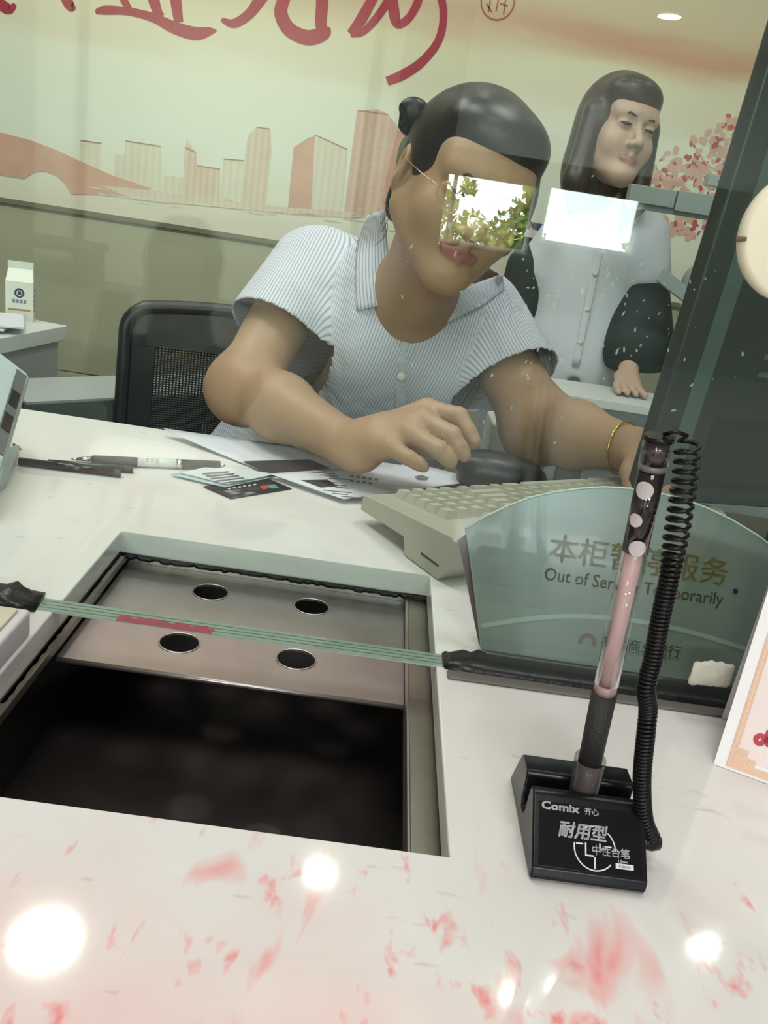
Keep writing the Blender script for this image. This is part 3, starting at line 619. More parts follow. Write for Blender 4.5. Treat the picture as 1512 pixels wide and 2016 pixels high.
for (t, off, r) in ((0.885, 0.55, 0.0046), (0.815, 0.75, 0.0036), (0.752, 0.15, 0.0044)):
    vs = []; 
    for k in range(20):
        a = 2*math.pi*k/20; th = off + r*math.cos(a)/0.0067; p = pb + ax*t + T*r*math.sin(a) + (e1*math.cos(th) + e2*math.sin(th))*0.00685; vs.append(p)
    for q in (.66, .33):
        for k in range(20):
            a = 2*math.pi*k/20; th = off + q*r*math.cos(a)/0.0067; vs.append(pb + ax*t + T*q*r*math.sin(a) + (e1*math.cos(th) + e2*math.sin(th))*0.00685)
    vs.append(pb + ax*t + (e1*math.cos(off) + e2*math.sin(off))*0.00685); link_mesh('round_sticker', vs, [(20*j+k, 20*j+(k+1) % 20, 20*j+20+(k+1) % 20, 20*j+20+k) for j in range(2) for k in range(20)] + [(40+k, 40+(k+1) % 20, 60) for k in range(20)], mat('silver_sticker', (0.50, 0.44, 0.46), 0.35, var=0.15, scale=700), up_)

# ------------------------------------------------------------------ out-of-service sign behind the glass
tl = math.radians(17); so = V(0.25, 0.624, C + 0.0015); sn = V(0, -math.cos(tl), math.sin(tl)); su = V(1, 0, 0); sv = V(0, math.sin(tl), math.cos(tl))
def sp(px, py, off=0.0004): return onplane(px, py, so + sn*off, sn)
sign = thing('counter_sign', 'arched grey-green out-of-service sign with gold lettering behind the glass', 'sign', tuple(so))
m_sign = mat('frosted_sign', (0.155, 0.172, 0.156), 0.24, var=0.06, scale=8, spec=0.45)
cxp = 1252
left = [(948,1278),(917,1040)]; arcpts = [(955,1017),(1000,996),(1045,979),(1090,969),(1140,962),(1190,959),(1240,962),(1290,969),(1340,981),(1390,999),(1440,1023),(1490,1053),(1530,1083),(1570,1120)]; rightp = [(1512,1366)]
out = [sp(x, y, 0) for x, y in left + arcpts + rightp]
b0_, b1_ = out[0], out[-1]
k_ = (so[2] - 0.0005 - b0_[2])/sv[2]; out = [p if p[2] > C + .0015 else p + sv*((C + .0015 - p[2])/sv[2]) for p in out]
tri_fill(MB().prism(out, -sn*0.004).build('face_plate', m_sign, sign))
e = [p + sn*0.0003 for p in out[1:-1]]; MB().tube(out[1:-1], 0.0009, 6).build('bright_rim', mat('sign_rim', (0.48, 0.54, 0.49), 0.2), sign, smooth=True)
tri_fill(MB().prism([p - sn*0.0055 for p in out[1:-1]] + [out[-1] - sn*0.0055, out[0] - sn*0.0055], -sn*0.003).build('back_plate', mat('sign_back', (0.03, 0.035, 0.033), 0.4), sign))
P, W2 = smooth_line([(948,1232),(1040,1218),(1130,1213),(1230,1219),(1330,1237),(1420,1262),(1520,1295)], [9]*7, 6); R, F = ribbon(P, W2, 0); link_mesh('pale_arc_band', [sp(x, y) for x, y in R], F, mat('sign_band', (0.24, 0.28, 0.25), 0.25), sign)
m_gold = mat('gold_print', (0.22, 0.19, 0.055), 0.45); m_gold2 = mat('dull_gold_print', (0.105, 0.095, 0.040), 0.45)
w_ = np.linalg.norm(sp(1436, 1140) - sp(1084, 1088)); text_on('gold_lettering', '本柜暂停服务', 0.024, sp(1258, 1107), su, sv, m_gold, sign, bold=0.00035, width=w_)
w_ = np.linalg.norm(sp(1425, 1180) - sp(1073, 1133)); text_on('english_lettering', 'Out of Service Temporarily', 0.0145, sp(1248, 1156), su, sv, m_gold2, sign, width=w_, bold=0.0001)
lg = sp(1156, 1265); arcv = [lg + su*r*math.cos(a) + sv*r*math.sin(a) for a in np.linspace(-0.35, math.pi + 0.35, 20) for r in (0.0042, 0.0075)]
link_mesh('bank_emblem', arcv, [(2*i, 2*i+1, 2*i+3, 2*i+2) for i in range(19)], mat('emblem_red', (0.13, 0.055, 0.05), 0.4), sign)
m_dk = mat('sign_small_print', (0.035, 0.045, 0.042), 0.5)
text_on('bank_lettering', '农村商业银行', 0.0105, sp(1262, 1275), su, sv, m_dk, sign, bold=0.0001, width=0.066); text_on('bank_lettering', 'RURAL COMMERCIAL BANK', 0.0042, sp(1263, 1289), su, sv, m_dk, sign, width=0.064)
MB().disc(sp(1448, 1164, 0.0006), sn, 0.0022, 12).build('screw_dot', m_blk, sign)
# maroon stand-up back flap
MB().prism([sp(917,1052,-0.010), sp(902,1064,-0.010), sp(943,1268,-0.010), sp(950,1270,-0.010)], -sn*0.0022).build('maroon_flap', mat('maroon_board', (0.075, 0.012, 0.022), 0.4), sign)
# scrap of white tissue stuck at the seal
tis = MB(); c0 = at(1395, 1318, 0.583); n_ = 14; vs = []
for j in range(9):
    for i in range(n_):
        u = i/(n_-1) - .5; v = j/8 - .5; rr = 1 - 0.06*rng.random(); vs.append(c0 + V(u*0.030*rr, -0.004 - 0.004*math.cos(u*3)*math.cos(v*3) + rng.normal()*0.0006, v*0.017*rr + u*0.002 + rng.normal()*0.0004))
fs = [(j*n_+i, j*n_+i+1, (j+1)*n_+i+1, (j+1)*n_+i) for j in range(8) for i in range(n_-1)]
o = link_mesh('tissue_scrap', vs, fs, mat('white_tissue', (0.62, 0.60, 0.54), 0.9, var=0.1), None, tuple(c0 + V(0,0,-0.010)), smooth=True); md = o.modifiers.new('s', 'SOLIDIFY'); md.thickness = 0.004; md.offset = 1
tag(o, 'crumpled white tissue scrap stuck to the glass above the black sealant', 'tissue')

# ------------------------------------------------------------------ folded card at the right edge
A, D = V(.271, .511, C), V(.300, .576, C); u = V(.912, -.410, 0); top = V(.2855, .5435, C + .156); Wd = 0.16; TH = 0.0012
card = thing('tent_card', 'folded white table card with peach border and red cloud motif', 'card', (A[0] + .09, A[1], C))
m_card = mat('white_card', (0.80, 0.77, 0.80), 0.45, var=0.03)
fn_ = nrm(np.cross(u, top - A)); bn_ = nrm(np.cross(top - D, u))
MB().obox(A + V(0,0,.0004), u*Wd, top - A, -fn_*TH).build('front_leaf', m_card, card); MB().obox(D + V(0,0,.0004), u*Wd, top - D, -bn_*TH).build('back_leaf', m_card, card)
vv = nrm(top - A)
def cp(s, t, off=0.0004): return A + V(0,0,.0004) + u*s + vv*t + fn_*off
hh = np.linalg.norm(top - A)
m_peach = mat('peach_print', (0.70, 0.46, 0.34), 0.5, var=0.08); m_pink = mat('pink_print', (0.78, 0.66, 0.66), 0.5, var=0.06, scale=15); m_cloud = mat('cloud_red', (0.45, 0.03, 0.06), 0.5)
def cquad(name, s0, s1, t0, t1, m, off): return link_mesh(name, [cp(s0, t0, off), cp(s1, t0, off), cp(s1, t1, off), cp(s0, t1, off)], [(0, 1, 2, 3)], m, card)
cquad('pink_field', .011, Wd - .011, .010, hh - .012, m_pink, .0003)
R = MB()
def rq(R, s0, s1, t0, t1, off): R.add([cp(s0, t0, off), cp(s1, t0, off), cp(s1, t1, off), cp(s0, t1, off)], [(0, 1, 2, 3)])
rq(R, .0078, .0120, .002, hh - .010, .0005); rq(R, Wd - .0120, Wd - .0078, .002, hh - .010, .0005); rq(R, .0120, Wd - .0120, .002, .0072, .0005); rq(R, .0120, Wd - .0120, hh - .0155, hh - .010, .0005)
rq(R, .0120, .0190, .0072, .0175, .0005); rq(R, .0190, .0250, .0072, .0122, .0005); R.build('peach_border', m_peach, card)
R = MB(); rq(R, .0096, .0102, .02, hh - .02, .0007)
for (a, c2) in ((.0118, .0092), (.0158, .0066), (.0202, .0050)):
    for d in (0, .0022): rq(R, a + d, a + d + .0006, c2, c2 + .006, .0007)
    rq(R, a, a + .0028, c2 + .0056, c2 + .0062, .0007); rq(R, a, a + .0028, c2 + .003, c2 + .0036, .0007)
R.build('border_meander', mat('pale_peach_print', (0.78, 0.58, 0.44), 0.5), card)
def spiral(s, t, r, turns, w, n=40, flip=1):
    vs = []
    for i in range(n+1):
        a = flip*2*math.pi*turns*i/n; q = r*(1 - 0.75*i/n)
        for d in (-w/2, w/2): vs.append(cp(s + (q+d)*math.cos(a), t + (q+d)*math.sin(a), .0006))
    return vs, [(2*i, 2*i+1, 2*i+3, 2*i+2) for i in range(n)]
R = MB()
for a in ((.0235, .0270, .0042, 1.2, .0034, 30, 1), (.0300, .0335, .0046, 1.3, .0036, 30, -1), (.0370, .0280, .0045, 1.2, .0034, 30, 1), (.0295, .0275, .003, 0.9, .004, 20, 1)): R.add(*spiral(*a))
R.build('cloud_motif', m_cloud, card)
cquad('red_lettering_bar', .0325, .060, .047, .056, m_cloud, .0006)

# ------------------------------------------------------------------ small white box at the left edge of the counter
wb = thing('small_white_box', 'small white plastic box with beige lid beside the tray opening', 'box', (-0.28, 0.52, C))
MB().box((-.345, .44, C), (-.2225, .556, C + .021)).build('body', mat('white_plastic', (0.66, 0.62, 0.64), 0.4), wb, bevel=0.003)
MB().box((-.34, .445, C + .021), (-.229, .549, C + .0235)).build('lid', mat('beige_lid', (0.62, 0.56, 0.44), 0.5, var=0.08), wb, bevel=0.001)
o = MB().tube([(-.243, .566, C + .0002), (-.243, .566, C + .006), (-.243, .566, C + .009)], [0.010, 0.0095, 0.006], 20).build('rubber_bumper', mat('grey_clear_rubber', (0.45, 0.47, 0.46), 0.2), None, (-.243, .566, C), smooth=True)
tag(o, 'small grey rubber bumper between the white box and the glass', 'bumper')

# ------------------------------------------------------------------ keyboard on the teller's side
kT = V(.002, .882, C); ka = math.radians(33); kL_ = V(math.cos(ka), math.sin(ka), 0); kS = V(math.sin(ka), -math.cos(ka), 0); kZ = V(0, 0, 1)
KLEN, KDEP = 0.40, 0.168
m_key = mat('beige_keycap', (0.44, 0.43, 0.35), 0.55, var=0.08, scale=60); m_case = mat('beige_case', (0.38, 0.36, 0.295), 0.55, var=0.12, scale=14, bump=0.08, bscale=300)
kb = thing('keyboard', 'old grubby beige computer keyboard with a raised back edge beside the mouse', 'keyboard', tuple(kT + kL_*0.2 + kS*0.1))
kprof = [(0, .014), (.002, .032), (.010, .034), (.160, .050), (.167, .047), (.168, .020), (.150, .0006), (.092, .0006), (.086, .018)]
def kp(l, s, z): return kT + kL_*l + kS*s + kZ*z
tri_fill(MB().prism([kp(0, s, z) for s, z in kprof], kL_*KLEN).build('case', m_case, kb, bevel=0.002))
MB().obox(kp(-.0004, .120, .014), kL_*.001, kS*.03, kZ*.0022).build('side_slot', m_blk, kb)
# keycaps: alike caps share one mesh
def cap_mesh(w, d, h):
    t = 0.0032; v = [(0,0,0),(w,0,0),(w,d,0),(0,d,0),(t,t,h),(w-t,t,h-.0006),(w-t,d-t*1.2,h-.0006),(t,d-t*1.2,h)]
    me = bpy.data.meshes.new('keycap'); me.from_pydata(v, [], [(3,2,1,0),(4,5,6,7),(0,1,5,4),(1,2,6,5),(2,3,7,6),(3,0,4,7)]); me.materials.append(m_key); return me
slope = math.atan2(.016, .150); ky = nrm(-kS*math.cos(slope) - kZ*math.sin(slope)*1.0); kn = nrm(np.cross(kL_, -kS*math.cos(slope) - kZ*math.sin(slope)))
pitch = 0.0190; caps = {}
rows = [(.138, [1]*4 + [0.6] + [1]*4 + [.6] + [1]*4 + [.3] + [1]*4), (.112, [1]*13 + [2] + [.3] + [1]*4), (.093, [1.5] + [1]*12 + [1.5] + [.3] + [1]*4), (.074, [1.75] + [1]*11 + [2.25] + [.3] + [1]*4), (.055, [2.25] + [1]*10 + [2.75] + [.3] + [1]*4), (.036, [1.5, 1, 1.5, 6, 1.5, 1, 1.5, 1, .3] + [1]*4)]
for ri, (s0, widths) in enumerate(rows):
    # from the teller's seat the rows run the other way: start at her left, the far end
    l = KLEN - 0.012
    for wi, w in enumerate(widths):
        wl = w*pitch*0.98
        if w >= 0.9 and l - wl > 0.008:
            key = round(w, 2)
            if key not in caps: caps[key] = cap_mesh(wl - .0016, pitch*.92, .0095)
            o = bpy.data.objects.new('keycap', caps[key]); col.objects.link(o); o.parent = kb
            z = .034 + (s0 - .010)*(.016/.150) - .0008
            p = kp(l - wl, s0, z) - ORIGIN[kb.name]
            sdir = nrm(kS*math.cos(slope) + kZ*math.sin(slope))*-1
            Mx = Matrix.Identity(4); n3 = np.cross(kL_, sdir)
            for i in range(3): Mx[i][0] = kL_[i]; Mx[i][1] = sdir[i]; Mx[i][2] = n3[i]; Mx[i][3] = p[i]
            o.matrix_local = Mx
        l -= wl

# ------------------------------------------------------------------ mouse
def dome(c, ax_, L_, W_, H_, nu=28, nv=10, skirt=0.35):
    a = nrm(ax_); b_ = np.cross(V(0,0,1), a); vs, fs = [], []
    for j in range(nv + 1):
        t = j/nv; z = H_*(skirt*min(1, t*3) if t < 1/3 else skirt + (1-skirt)*math.sin((t-1/3)*1.5*math.pi/2)); k = 1.0 if t < 1/3 else math.cos((t-1/3)*1.5*math.pi/2)**0.62
        k = max(k, 0.001)*(0.93 + 0.07*min(1, t*3))
        for i in range(nu):
            an = 2*math.pi*i/nu; cx_, sy_ = math.cos(an), math.sin(an); cx_ = math.copysign(abs(cx_)**0.85, cx_); sy_ = math.copysign(abs(sy_)**0.85, sy_)
            hump = 1 - 0.25*(cx_*k*0.5 + 0.5)
            vs.append(np.array(c) + a*(L_/2*k*cx_) + b_*(W_/2*k*sy_*(1 - 0.08*cx_)) + V(0, 0, z*hump + 0.0006))
    fs = [(j*nu+i, j*nu+(i+1) % nu, (j+1)*nu+(i+1) % nu, (j+1)*nu+i) for j in range(nv) for i in range(nu)] + [tuple(range(nu-1, -1, -1)), tuple(nv*nu + i for i in range(nu))]
    return vs, fs
mc = V(.178, 1.072, C); ma = nrm(V(.95, .05, 0))
mouse = thing('computer_mouse', 'black computer mouse with a small blue mark beside the keyboard', 'mouse', tuple(mc))
m_mouse = mat('mouse_black', (0.016, 0.019, 0.019), 0.38)
link_mesh('shell', *dome(mc + V(0,0,.004), ma, .122, .064, .050), m_mouse, mouse, smooth=True)
link_mesh('base', *dome(mc, ma, .120, .062, .008, nv=4), m_blk, mouse, smooth=True)
bs = mc + ma*.040 + V(0, -.016, .0285)
MB().tube([bs + V(-.006, -.001, .0015), bs, bs + V(.006, .001, -.003)], [.0012, .0022, .0012], 8).build('blue_mark', mat('blue_mark', (0.03, 0.04, 0.55), 0.3), mouse, smooth=True)
MB().tube(crom([mc + ma*.055 + V(0,0,.008), mc + ma*.085 + V(0,.004,.004), mc + ma*.12 + V(0,.02,.003), mc + ma*.17 + V(0,.035,.003)], 6), .0018, 6).build('cable', m_blk, mouse, smooth=True)

# ------------------------------------------------------------------ papers, cards and pens on the teller's side
m_paper = mat('white_paper', (0.66, 0.66, 0.72), 0.7, var=0.03); m_ptext = mat('grey_print', (0.16, 0.16, 0.18), 0.7); m_pdark = mat('dark_toner', (0.030, 0.030, 0.034), 0.6, var=0.2)
def sheet(name, corners, z, label, bow=0.0, mt=m_paper, th=0.00035, cat='paper', n=10):
    A_, B_, C_, D_ = [np.array(c_, float)[:2] for c_ in corners]; vs = []
    for j in range(n+1):
        for i in range(n+1):
            u_, v_ = i/n, j/n; p = (A_*(1-u_) + B_*u_)*(1-v_) + (D_*(1-u_) + C_*u_)*v_
            vs.append((p[0], p[1], C + z + bow*((1-u_)**3)*(0.4 + 0.6*(1-v_)**2) + 0.0006*math.sin(5*u_ + 3*v_)*(1 if bow else 0)))
    fs = [(j*(n+1)+i, j*(n+1)+i+1, (j+1)*(n+1)+i+1, (j+1)*(n+1)+i) for j in range(n) for i in range(n)]
    t = thing(name, label, cat, (A_[0]/2 + C_[0]/2, A_[1]/2 + C_[1]/2, C + z))
    o = link_mesh('page', vs, fs, mt, t, smooth=True); md = o.modifiers.new('s', 'SOLIDIFY'); md.thickness = th; md.offset = 1
    return t
def ink(parent, name, polypx, z, m): return tri_fill(link_mesh(name, [on(x, y, C + z) for x, y in polypx], [tuple(range(len(polypx)))[::-1]], m, parent))
t1 = sheet('paper_sheet', [(-.268, 1.090), (-.040, .955), (.060, 1.090), (-.10, 1.118)], .0008, 'white paper sheet with a dark printed block under the forearm', bow=0.010)
ink(t1, 'dark_block', [(478,908),(610,904),(652,922),(530,934)], .0040, m_pdark)
t2 = sheet('paper_sheet', [(-.112, .982), (-.018, .930), (.158, 1.085), (.070, 1.115)], .0062, 'white printed form lying nearest the keyboard', bow=0.0)
zt_ = .0068
ink(t2, 'dark_block', [(592,945),(645,944),(665,957),(632,960)], zt_, m_pdark)
for k in range(9):
    x = 690 + 12*(k % 5); y = 935 + 9*(k//5) + (k % 5)*1.6
    ink(t2, 'printed_mark', [(x,y),(x+7,y+1),(x+6,y+5),(x-1,y+4)], zt_, m_ptext)
for k in range(9):
    x = 612 + 14*(k % 3) + 4*k; y = 928 + 6*k; w = random.uniform(24, 60)
    ink(t2, 'printed_line', [(x,y),(x+w,y+w*.09),(x+w,y+w*.09+1.8),(x,y+1.8)], zt_, m_ptext)
ink(t2, 'printed_stamp', [(815,938),(830,935),(845,940),(840,946),(822,945)], zt_, m_ptext)
bc = sheet('bank_card', [(-.176, .918), (-.140, .893), (-.080, .955), (-.120, .985)], .0006, 'black bank card with red and teal logo under the blue slip', mt=mat('card_black', (0.02, 0.02, 0.022), 0.25), th=0.0009, cat='bank card', n=2)
zc = .0022
ink(bc, 'logo_red', [(510,958),(522,955),(532,961),(518,964)], zc, mat('logo_red', (0.55, 0.04, 0.04), 0.4)); ink(bc, 'logo_teal', [(524,955),(540,953),(550,961),(534,962)], zc, mat('logo_teal', (0.05, 0.30, 0.30), 0.4))
for k in range(6): ink(bc, 'embossed_digit', [(448+10*k,961-1.6*k),(454+10*k,960-1.6*k),(455+10*k,963-1.6*k),(449+10*k,964-1.6*k)], zc, mat('silver_digit', (0.5, 0.5, 0.5), 0.3))
fs_ = sheet('folded_slip', [(-.218, .938), (-.152, .922), (-.104, .985), (-.182, .985)], .0024, 'folded pale blue paper slip resting on the black bank card', mt=mat('pale_blue_paper', (0.42, 0.56, 0.60), 0.7), th=0.0006, cat='paper slip', n=4)
t_ = link_mesh('upper_fold', [V(-.208, .944, C+.0040), V(-.150, .926, C+.0052), V(-.104, .987, C+.0052), V(-.180, .988, C+.0040)], [(0,1,2,3)], mat('slip_white', (0.60, 0.65, 0.64), 0.7), fs_); md = t_.modifiers.new('s', 'SOLIDIFY'); md.thickness = 0.0005; md.offset = 1
for k in range(5): ink(fs_, 'printed_line', [(398+8*k,931+5*k),(450+10*k,927+4*k),(451+10*k,929+4*k),(399+8*k,933+5*k)], .0062, m_ptext)
def pen_thing(label, a, b_, parts, name='gel_pen'):
    a, b_ = np.array(a), np.array(b_); t = thing(name, label, 'pen', tuple(a))
    for (nm, t0, t1, r0, r1, m_) in parts: shade(MB().tube([a + (b_-a)*t0, a + (b_-a)*t1], [r0, r1], 16).build(nm, m_, t))
    return t
m_clearw = mat('cloudy_barrel', (0.62, 0.64, 0.62), 0.25); m_chrome = mat('chrome', (0.6, 0.6, 0.6), 0.15, metal=1.0)
a1, a2 = on(140, 904, C + .0058), on(443, 917, C + .0058)
gp = pen_thing('clear gel pen with black grip and price label on the desk', a1, a2, [('tip', 0, .04, .0006, .0022, m_chrome), ('nose', .04, .135, .0024, .0052, m_chrome), ('grip', .135, .415, .0056, .0056, m_grip),
   ('price_label', .435, .555, .00555, .00555, mat('label_white', (0.62, 0.60, 0.56), 0.6, var=0.25, scale=500)), ('barrel', .415, .72, .0053, .0053, m_clearw), ('ring', .67, .71, .0056, .0056, m_chrome), ('cap', .71, .965, .0057, .0055, m_blk), ('end_stud', .965, 1.0, .0022, .0016, m_chrome)])
text_on('label_lettering', '0.5', 0.0068, a1 + (a2-a1)*.50 + V(0, -.0040, .0041), nrm(a2-a1), nrm(V(0, .6, .75)), m_ptext, gp)
b1, b2 = on(38, 908, C + .0046), on(238, 932, C + .0046)
pen_thing('slim glossy black pen lying by the grey device', b1, b2, [('barrel', 0, .93, .0044, .0044, mat('pen_gloss_black', (0.012, 0.012, 0.012), 0.12)), ('knurled_end', .93, 1.0, .0045, .0043, mat('knurl', (0.05, 0.05, 0.05), 0.3, var=0.8, scale=900))], name='black_pen')
c1, c2_ = on(95, 911, C + .0042), on(262, 924, C + .0042)
pen_thing('dark green pen lying between the black pen and gel pen', c1, c2_, [('barrel', 0, .86, .0040, .0040, mat('pen_green', (0.01, 0.045, 0.035), 0.2)), ('end_cap', .86, 1.0, .0042, .0040, mat('pen_green_cap', (0.008, 0.03, 0.024), 0.3))], name='green_pen')

# ------------------------------------------------------------------ grey device at the left edge
P0, P1 = on(-8, 975, C + .024), at(54, 757, .945)
ld_ = P1 - P0; wd_ = nrm(V(-.86, .30, .38)); nd_ = nrm(np.cross(ld_, wd_)); 
if nd_[0] < 0: nd_ = -nd_                     # thickness towards the right
m_dev = mat('blue_grey_plastic', (0.40, 0.47, 0.47), 0.45, var=0.05); m_devd = mat('dark_grey_plastic', (0.07, 0.075, 0.075), 0.5, var=0.2)
dev = thing('desk_terminal', 'blue-grey plastic desk terminal tilted up at the left edge', 'desk device', tuple(on(-20, 960)))
MB().obox(P0, ld_, wd_*.13, nd_*.012).build('front_bezel', m_dev, dev, bevel=0.004)
MB().obox(P0 + ld_*.10 + nd_*.0122 + wd_*.004, ld_*.80, wd_*.12, nd_*.012).build('rear_housing', m_dev, dev, bevel=0.002)
MB().obox(P0 + ld_*.12 + nd_*.0243 + wd_*.005, ld_*.74, wd_*.014, nd_*.0012).build('dark_channel', m_devd, dev)
MB().obox(P0 + ld_*.62 + nd_*.0243 + wd_*.048, ld_*.27, wd_*.065, nd_*.0012).build('dark_window', mat('dark_screen', (0.02, 0.02, 0.02), 0.2), dev)
MB().obox(P0 + ld_*.18 + wd_*.042 - nd_*.0012, ld_*.70, wd_*.080, nd_*.001).build('screen', mat('dark_screen', (0.02, 0.02, 0.02), 0.2), dev)
for t in (.30, .52): MB().obox(P0 + ld_*t + nd_*.0254 + wd_*.006, ld_*.14, wd_*.011, nd_*.0008).build('side_recess', m_blk, dev)
MB().prism([on(-30, 990, C+.0005), on(12, 960, C+.0005), on(36, 905, C+.0005), on(38, 890, C+.0005), on(0, 900, C+.0005)], (0, 0, .010)).build('foot', m_dev, dev, bevel=0.002)
MB().prism([at(38, 880, .955), at(50, 892, .955), at(40, 908, .955), at(28, 905, .955)], (-.012, .012, 0)).build('bracket', m_devd, dev)

# ------------------------------------------------------------------ tall dark screen at the right
m_pan = mat('dark_screen_back', (0.030, 0.040, 0.038), 0.32, var=0.3, scale=5); m_pan2 = mat('screen_strip', (0.075, 0.11, 0.10), 0.3, var=0.2, scale=7)
e0, e1_ = at(1267, 925, .93), at(1512, 130, .93)
ev = nrm(e1_ - e0); rd = nrm(V(.93, .36, 0.0)); rd = nrm(rd - ev*np.dot(rd, ev)); pn = np.cross(rd, ev)
base_p = e0 - ev*((e0[2] - (C + .057))/ev[2])
scr = thing('tall_display', 'tall dark display screen seen from behind at the right', 'display', (base_p[0] + .15, base_p[1] + .08, C))
MB().obox(base_p, rd*.36, ev*.62, -pn*.022).build('back_cover', m_pan, scr, bevel=0.003)
MB().obox(base_p + rd*.030 + pn*.0004 + ev*.01, rd*.022, ev*.60, -pn*.0008).build('pale_strip', m_pan2, scr)
for k in range(2): MB().obox(base_p + rd*.115 + ev*(.155 + .02*k) + pn*.0006, rd*.025, ev*.006, -pn*.0008).build('vent_slot', mat('vent_grey', (0.08, 0.10, 0.095), 0.4), scr)
MB().obox(base_p + rd*.075 + ev*.02 + pn*.0004, rd*.20, ev*.085, -pn*.0008).build('service_panel', mat('panel_black', (0.018, 0.024, 0.024), 0.3), scr)
cb = base_p + rd*.27 - pn*.011
MB().box((cb[0] - .03, cb[1] - .008, C + .008), (cb[0] + .03, cb[1] + .008, C + .0565)).build('neck', m_blk, scr)
MB().box((cb[0] - .09, cb[1] - .06, C + .0005), (cb[0] + .09, cb[1] + .06, C + .009)).build('foot', m_blk, scr, bevel=0.003)

# round cream disc fixed on the glass
dc = at(1578, 468, GY0); 
disc = thing('speech_disc', 'round cream plastic disc fixed on the glass at the right edge', 'disc', (dc[0], GY0, dc[2]))
rr = np.linalg.norm(at(1450, 468, GY0) - dc)
MB().tube([(dc[0], GY0 - .0002, dc[2]), (dc[0], GY0 - .005, dc[2]), (dc[0], GY0 - .009, dc[2]), (dc[0], GY0 - .010, dc[2])], [rr, rr, rr*.96, rr*.90], 64).build('plate', mat('cream_plastic', (0.80, 0.74, 0.58), 0.5, var=0.06, scale=25), disc, smooth=True)
MB().ring((dc[0], GY0 - .0102, dc[2]), (0, -1, 0), rr*.50, rr*.56, 48).build('groove_shade_ring', mat('cream_shadow', (0.60, 0.55, 0.42), 0.6), disc)  # groove drawn as a flat ring, its shade put into the colour
lp_ = at(1458, 472, GY0 - .010); MB().tube([lp_ + V(-.003, 0, 0), lp_ + V(.003, -.002, .001)], [.002, .0012], 8).build('brown_clip', mat('brown_clip', (0.12, 0.08, 0.04), 0.6), disc)

# ------------------------------------------------------------------ furniture behind the teller
m_wht = mat('white_laminate', (0.58, 0.60, 0.58), 0.5, var=0.03); m_gry = mat('grey_laminate', (0.34, 0.36, 0.36), 0.5, var=0.04); m_teal = mat('dark_teal_edge', (0.045, 0.075, 0.072), 0.3, var=0.15)
CZ = 0.77; q0, q1 = on(132, 641, CZ), on(0, 666, CZ); dd = nrm(q0 - q1); ww = V(-dd[1], dd[0], 0)   # right side of the cabinet, front to back
cab = thing('filing_cabinet', 'white low cabinet with grey sides at the far left', 'cabinet', (q0[0] - .25, q0[1] - .25, 0))
f0 = q0 - dd*.50
MB().prism([q0, f0, f0 + ww*.55, q0 + ww*.55], (0, 0, -.030)).build('top', m_wht, cab, bevel=0.002)
ins = q0 + ww*.012 - dd*.012 - V(0, 0, .0305); MB().prism([ins, ins - dd*.476, ins - dd*.476 + ww*.52, ins + ww*.52], (0, 0, -(CZ - .031))).build('body', m_gry, cab)
for k in range(3):
    zz_ = .08 + .21*k; MB().obox(ins - dd*.48 + ww*.01 + V(0, 0, zz_ - ins[2]), ww*.50, dd*.004 * -1, V(0, 0, .195)).build('drawer_front', m_wht, cab)
cb0 = on(38, 632, CZ)
ct = thing('milk_carton', 'white milk carton with round blue logo on the cabinet', 'carton', tuple(cb0))
cu = nrm(V(1, .30, 0)); cv = V(-cu[1], cu[0], 0); cw, cd, chh = .052, .050, .078
m_carton = mat('carton_white', (0.74, 0.74, 0.66), 0.5, var=0.03)
b_ = cb0 - cu*cw/2; z_ = V(0, 0, 1); tp = b_ + z_*chh
MB().obox(b_, cu*cw, cv*cd, z_*chh).build('body', m_carton, ct)
rg = .024; MB().add([tp, tp + cu*cw, tp + cu*cw + cv*cd, tp + cv*cd, tp + cv*cd/2 + z_*rg + cu*.003, tp + cu*(cw-.003) + cv*cd/2 + z_*rg], [(0,1,5,4), (2,3,4,5), (1,2,5), (3,0,4), (3,2,1,0)]).build('gable', m_carton, ct)
MB().obox(tp + cv*(cd/2 - .001) + z_*(rg-.001) + cu*.002, cu*(cw-.004), cv*.002, z_*.014).build('top_fin', m_carton, ct)
fc = b_ + cu*cw/2 - cv*.0006
MB().disc(fc + z_*.056, -cv, .0095, 24).build('round_logo', mat('navy_print', (0.02, 0.03, 0.09), 0.5), ct); MB().ring(fc + z_*.056 - cv*.0003, -cv, .004, .0055, 20).build('logo_ring', m_carton, ct)
for k in range(4): MB().obox(fc + cu*(-.013 + .007*k) + z_*.036, cu*.005, -cv*.0003, z_*.007).build('grey_lettering', mat('carton_grey', (0.22, 0.22, 0.22), 0.6), ct)
MB().obox(fc - cu*.021 + z_*.021, cu*.042, -cv*.0003, z_*.0035).build('ochre_band', mat('carton_ochre', (0.42, 0.24, 0.06), 0.6), ct)
for k in range(5): MB().obox(b_ + cu*(cw+.0003) + cv*.014 + z_*(.018 + .010*k), cv*.014, cu*.0003, z_*.005).build('side_lettering', mat('carton_grey', (0.2, 0.2, 0.2), 0.6), ct)
pc = on(-8, 634, CZ); t3 = thing('paper_pile', 'loose white papers lying on the white cabinet beside the carton', 'papers', tuple(pc))
for k in range(3):
    a = 0.2*k; uu = V(math.cos(a), math.sin(a), 0); v2 = V(-math.sin(a), math.cos(a), 0); MB().obox(pc - uu*.10 - v2*.12 + V(0, 0, .0005 + .006*k), uu*(.13 + .01*k), v2*.14, V(0, 0, .0035) + uu*.0).build('page', m_paper, t3)
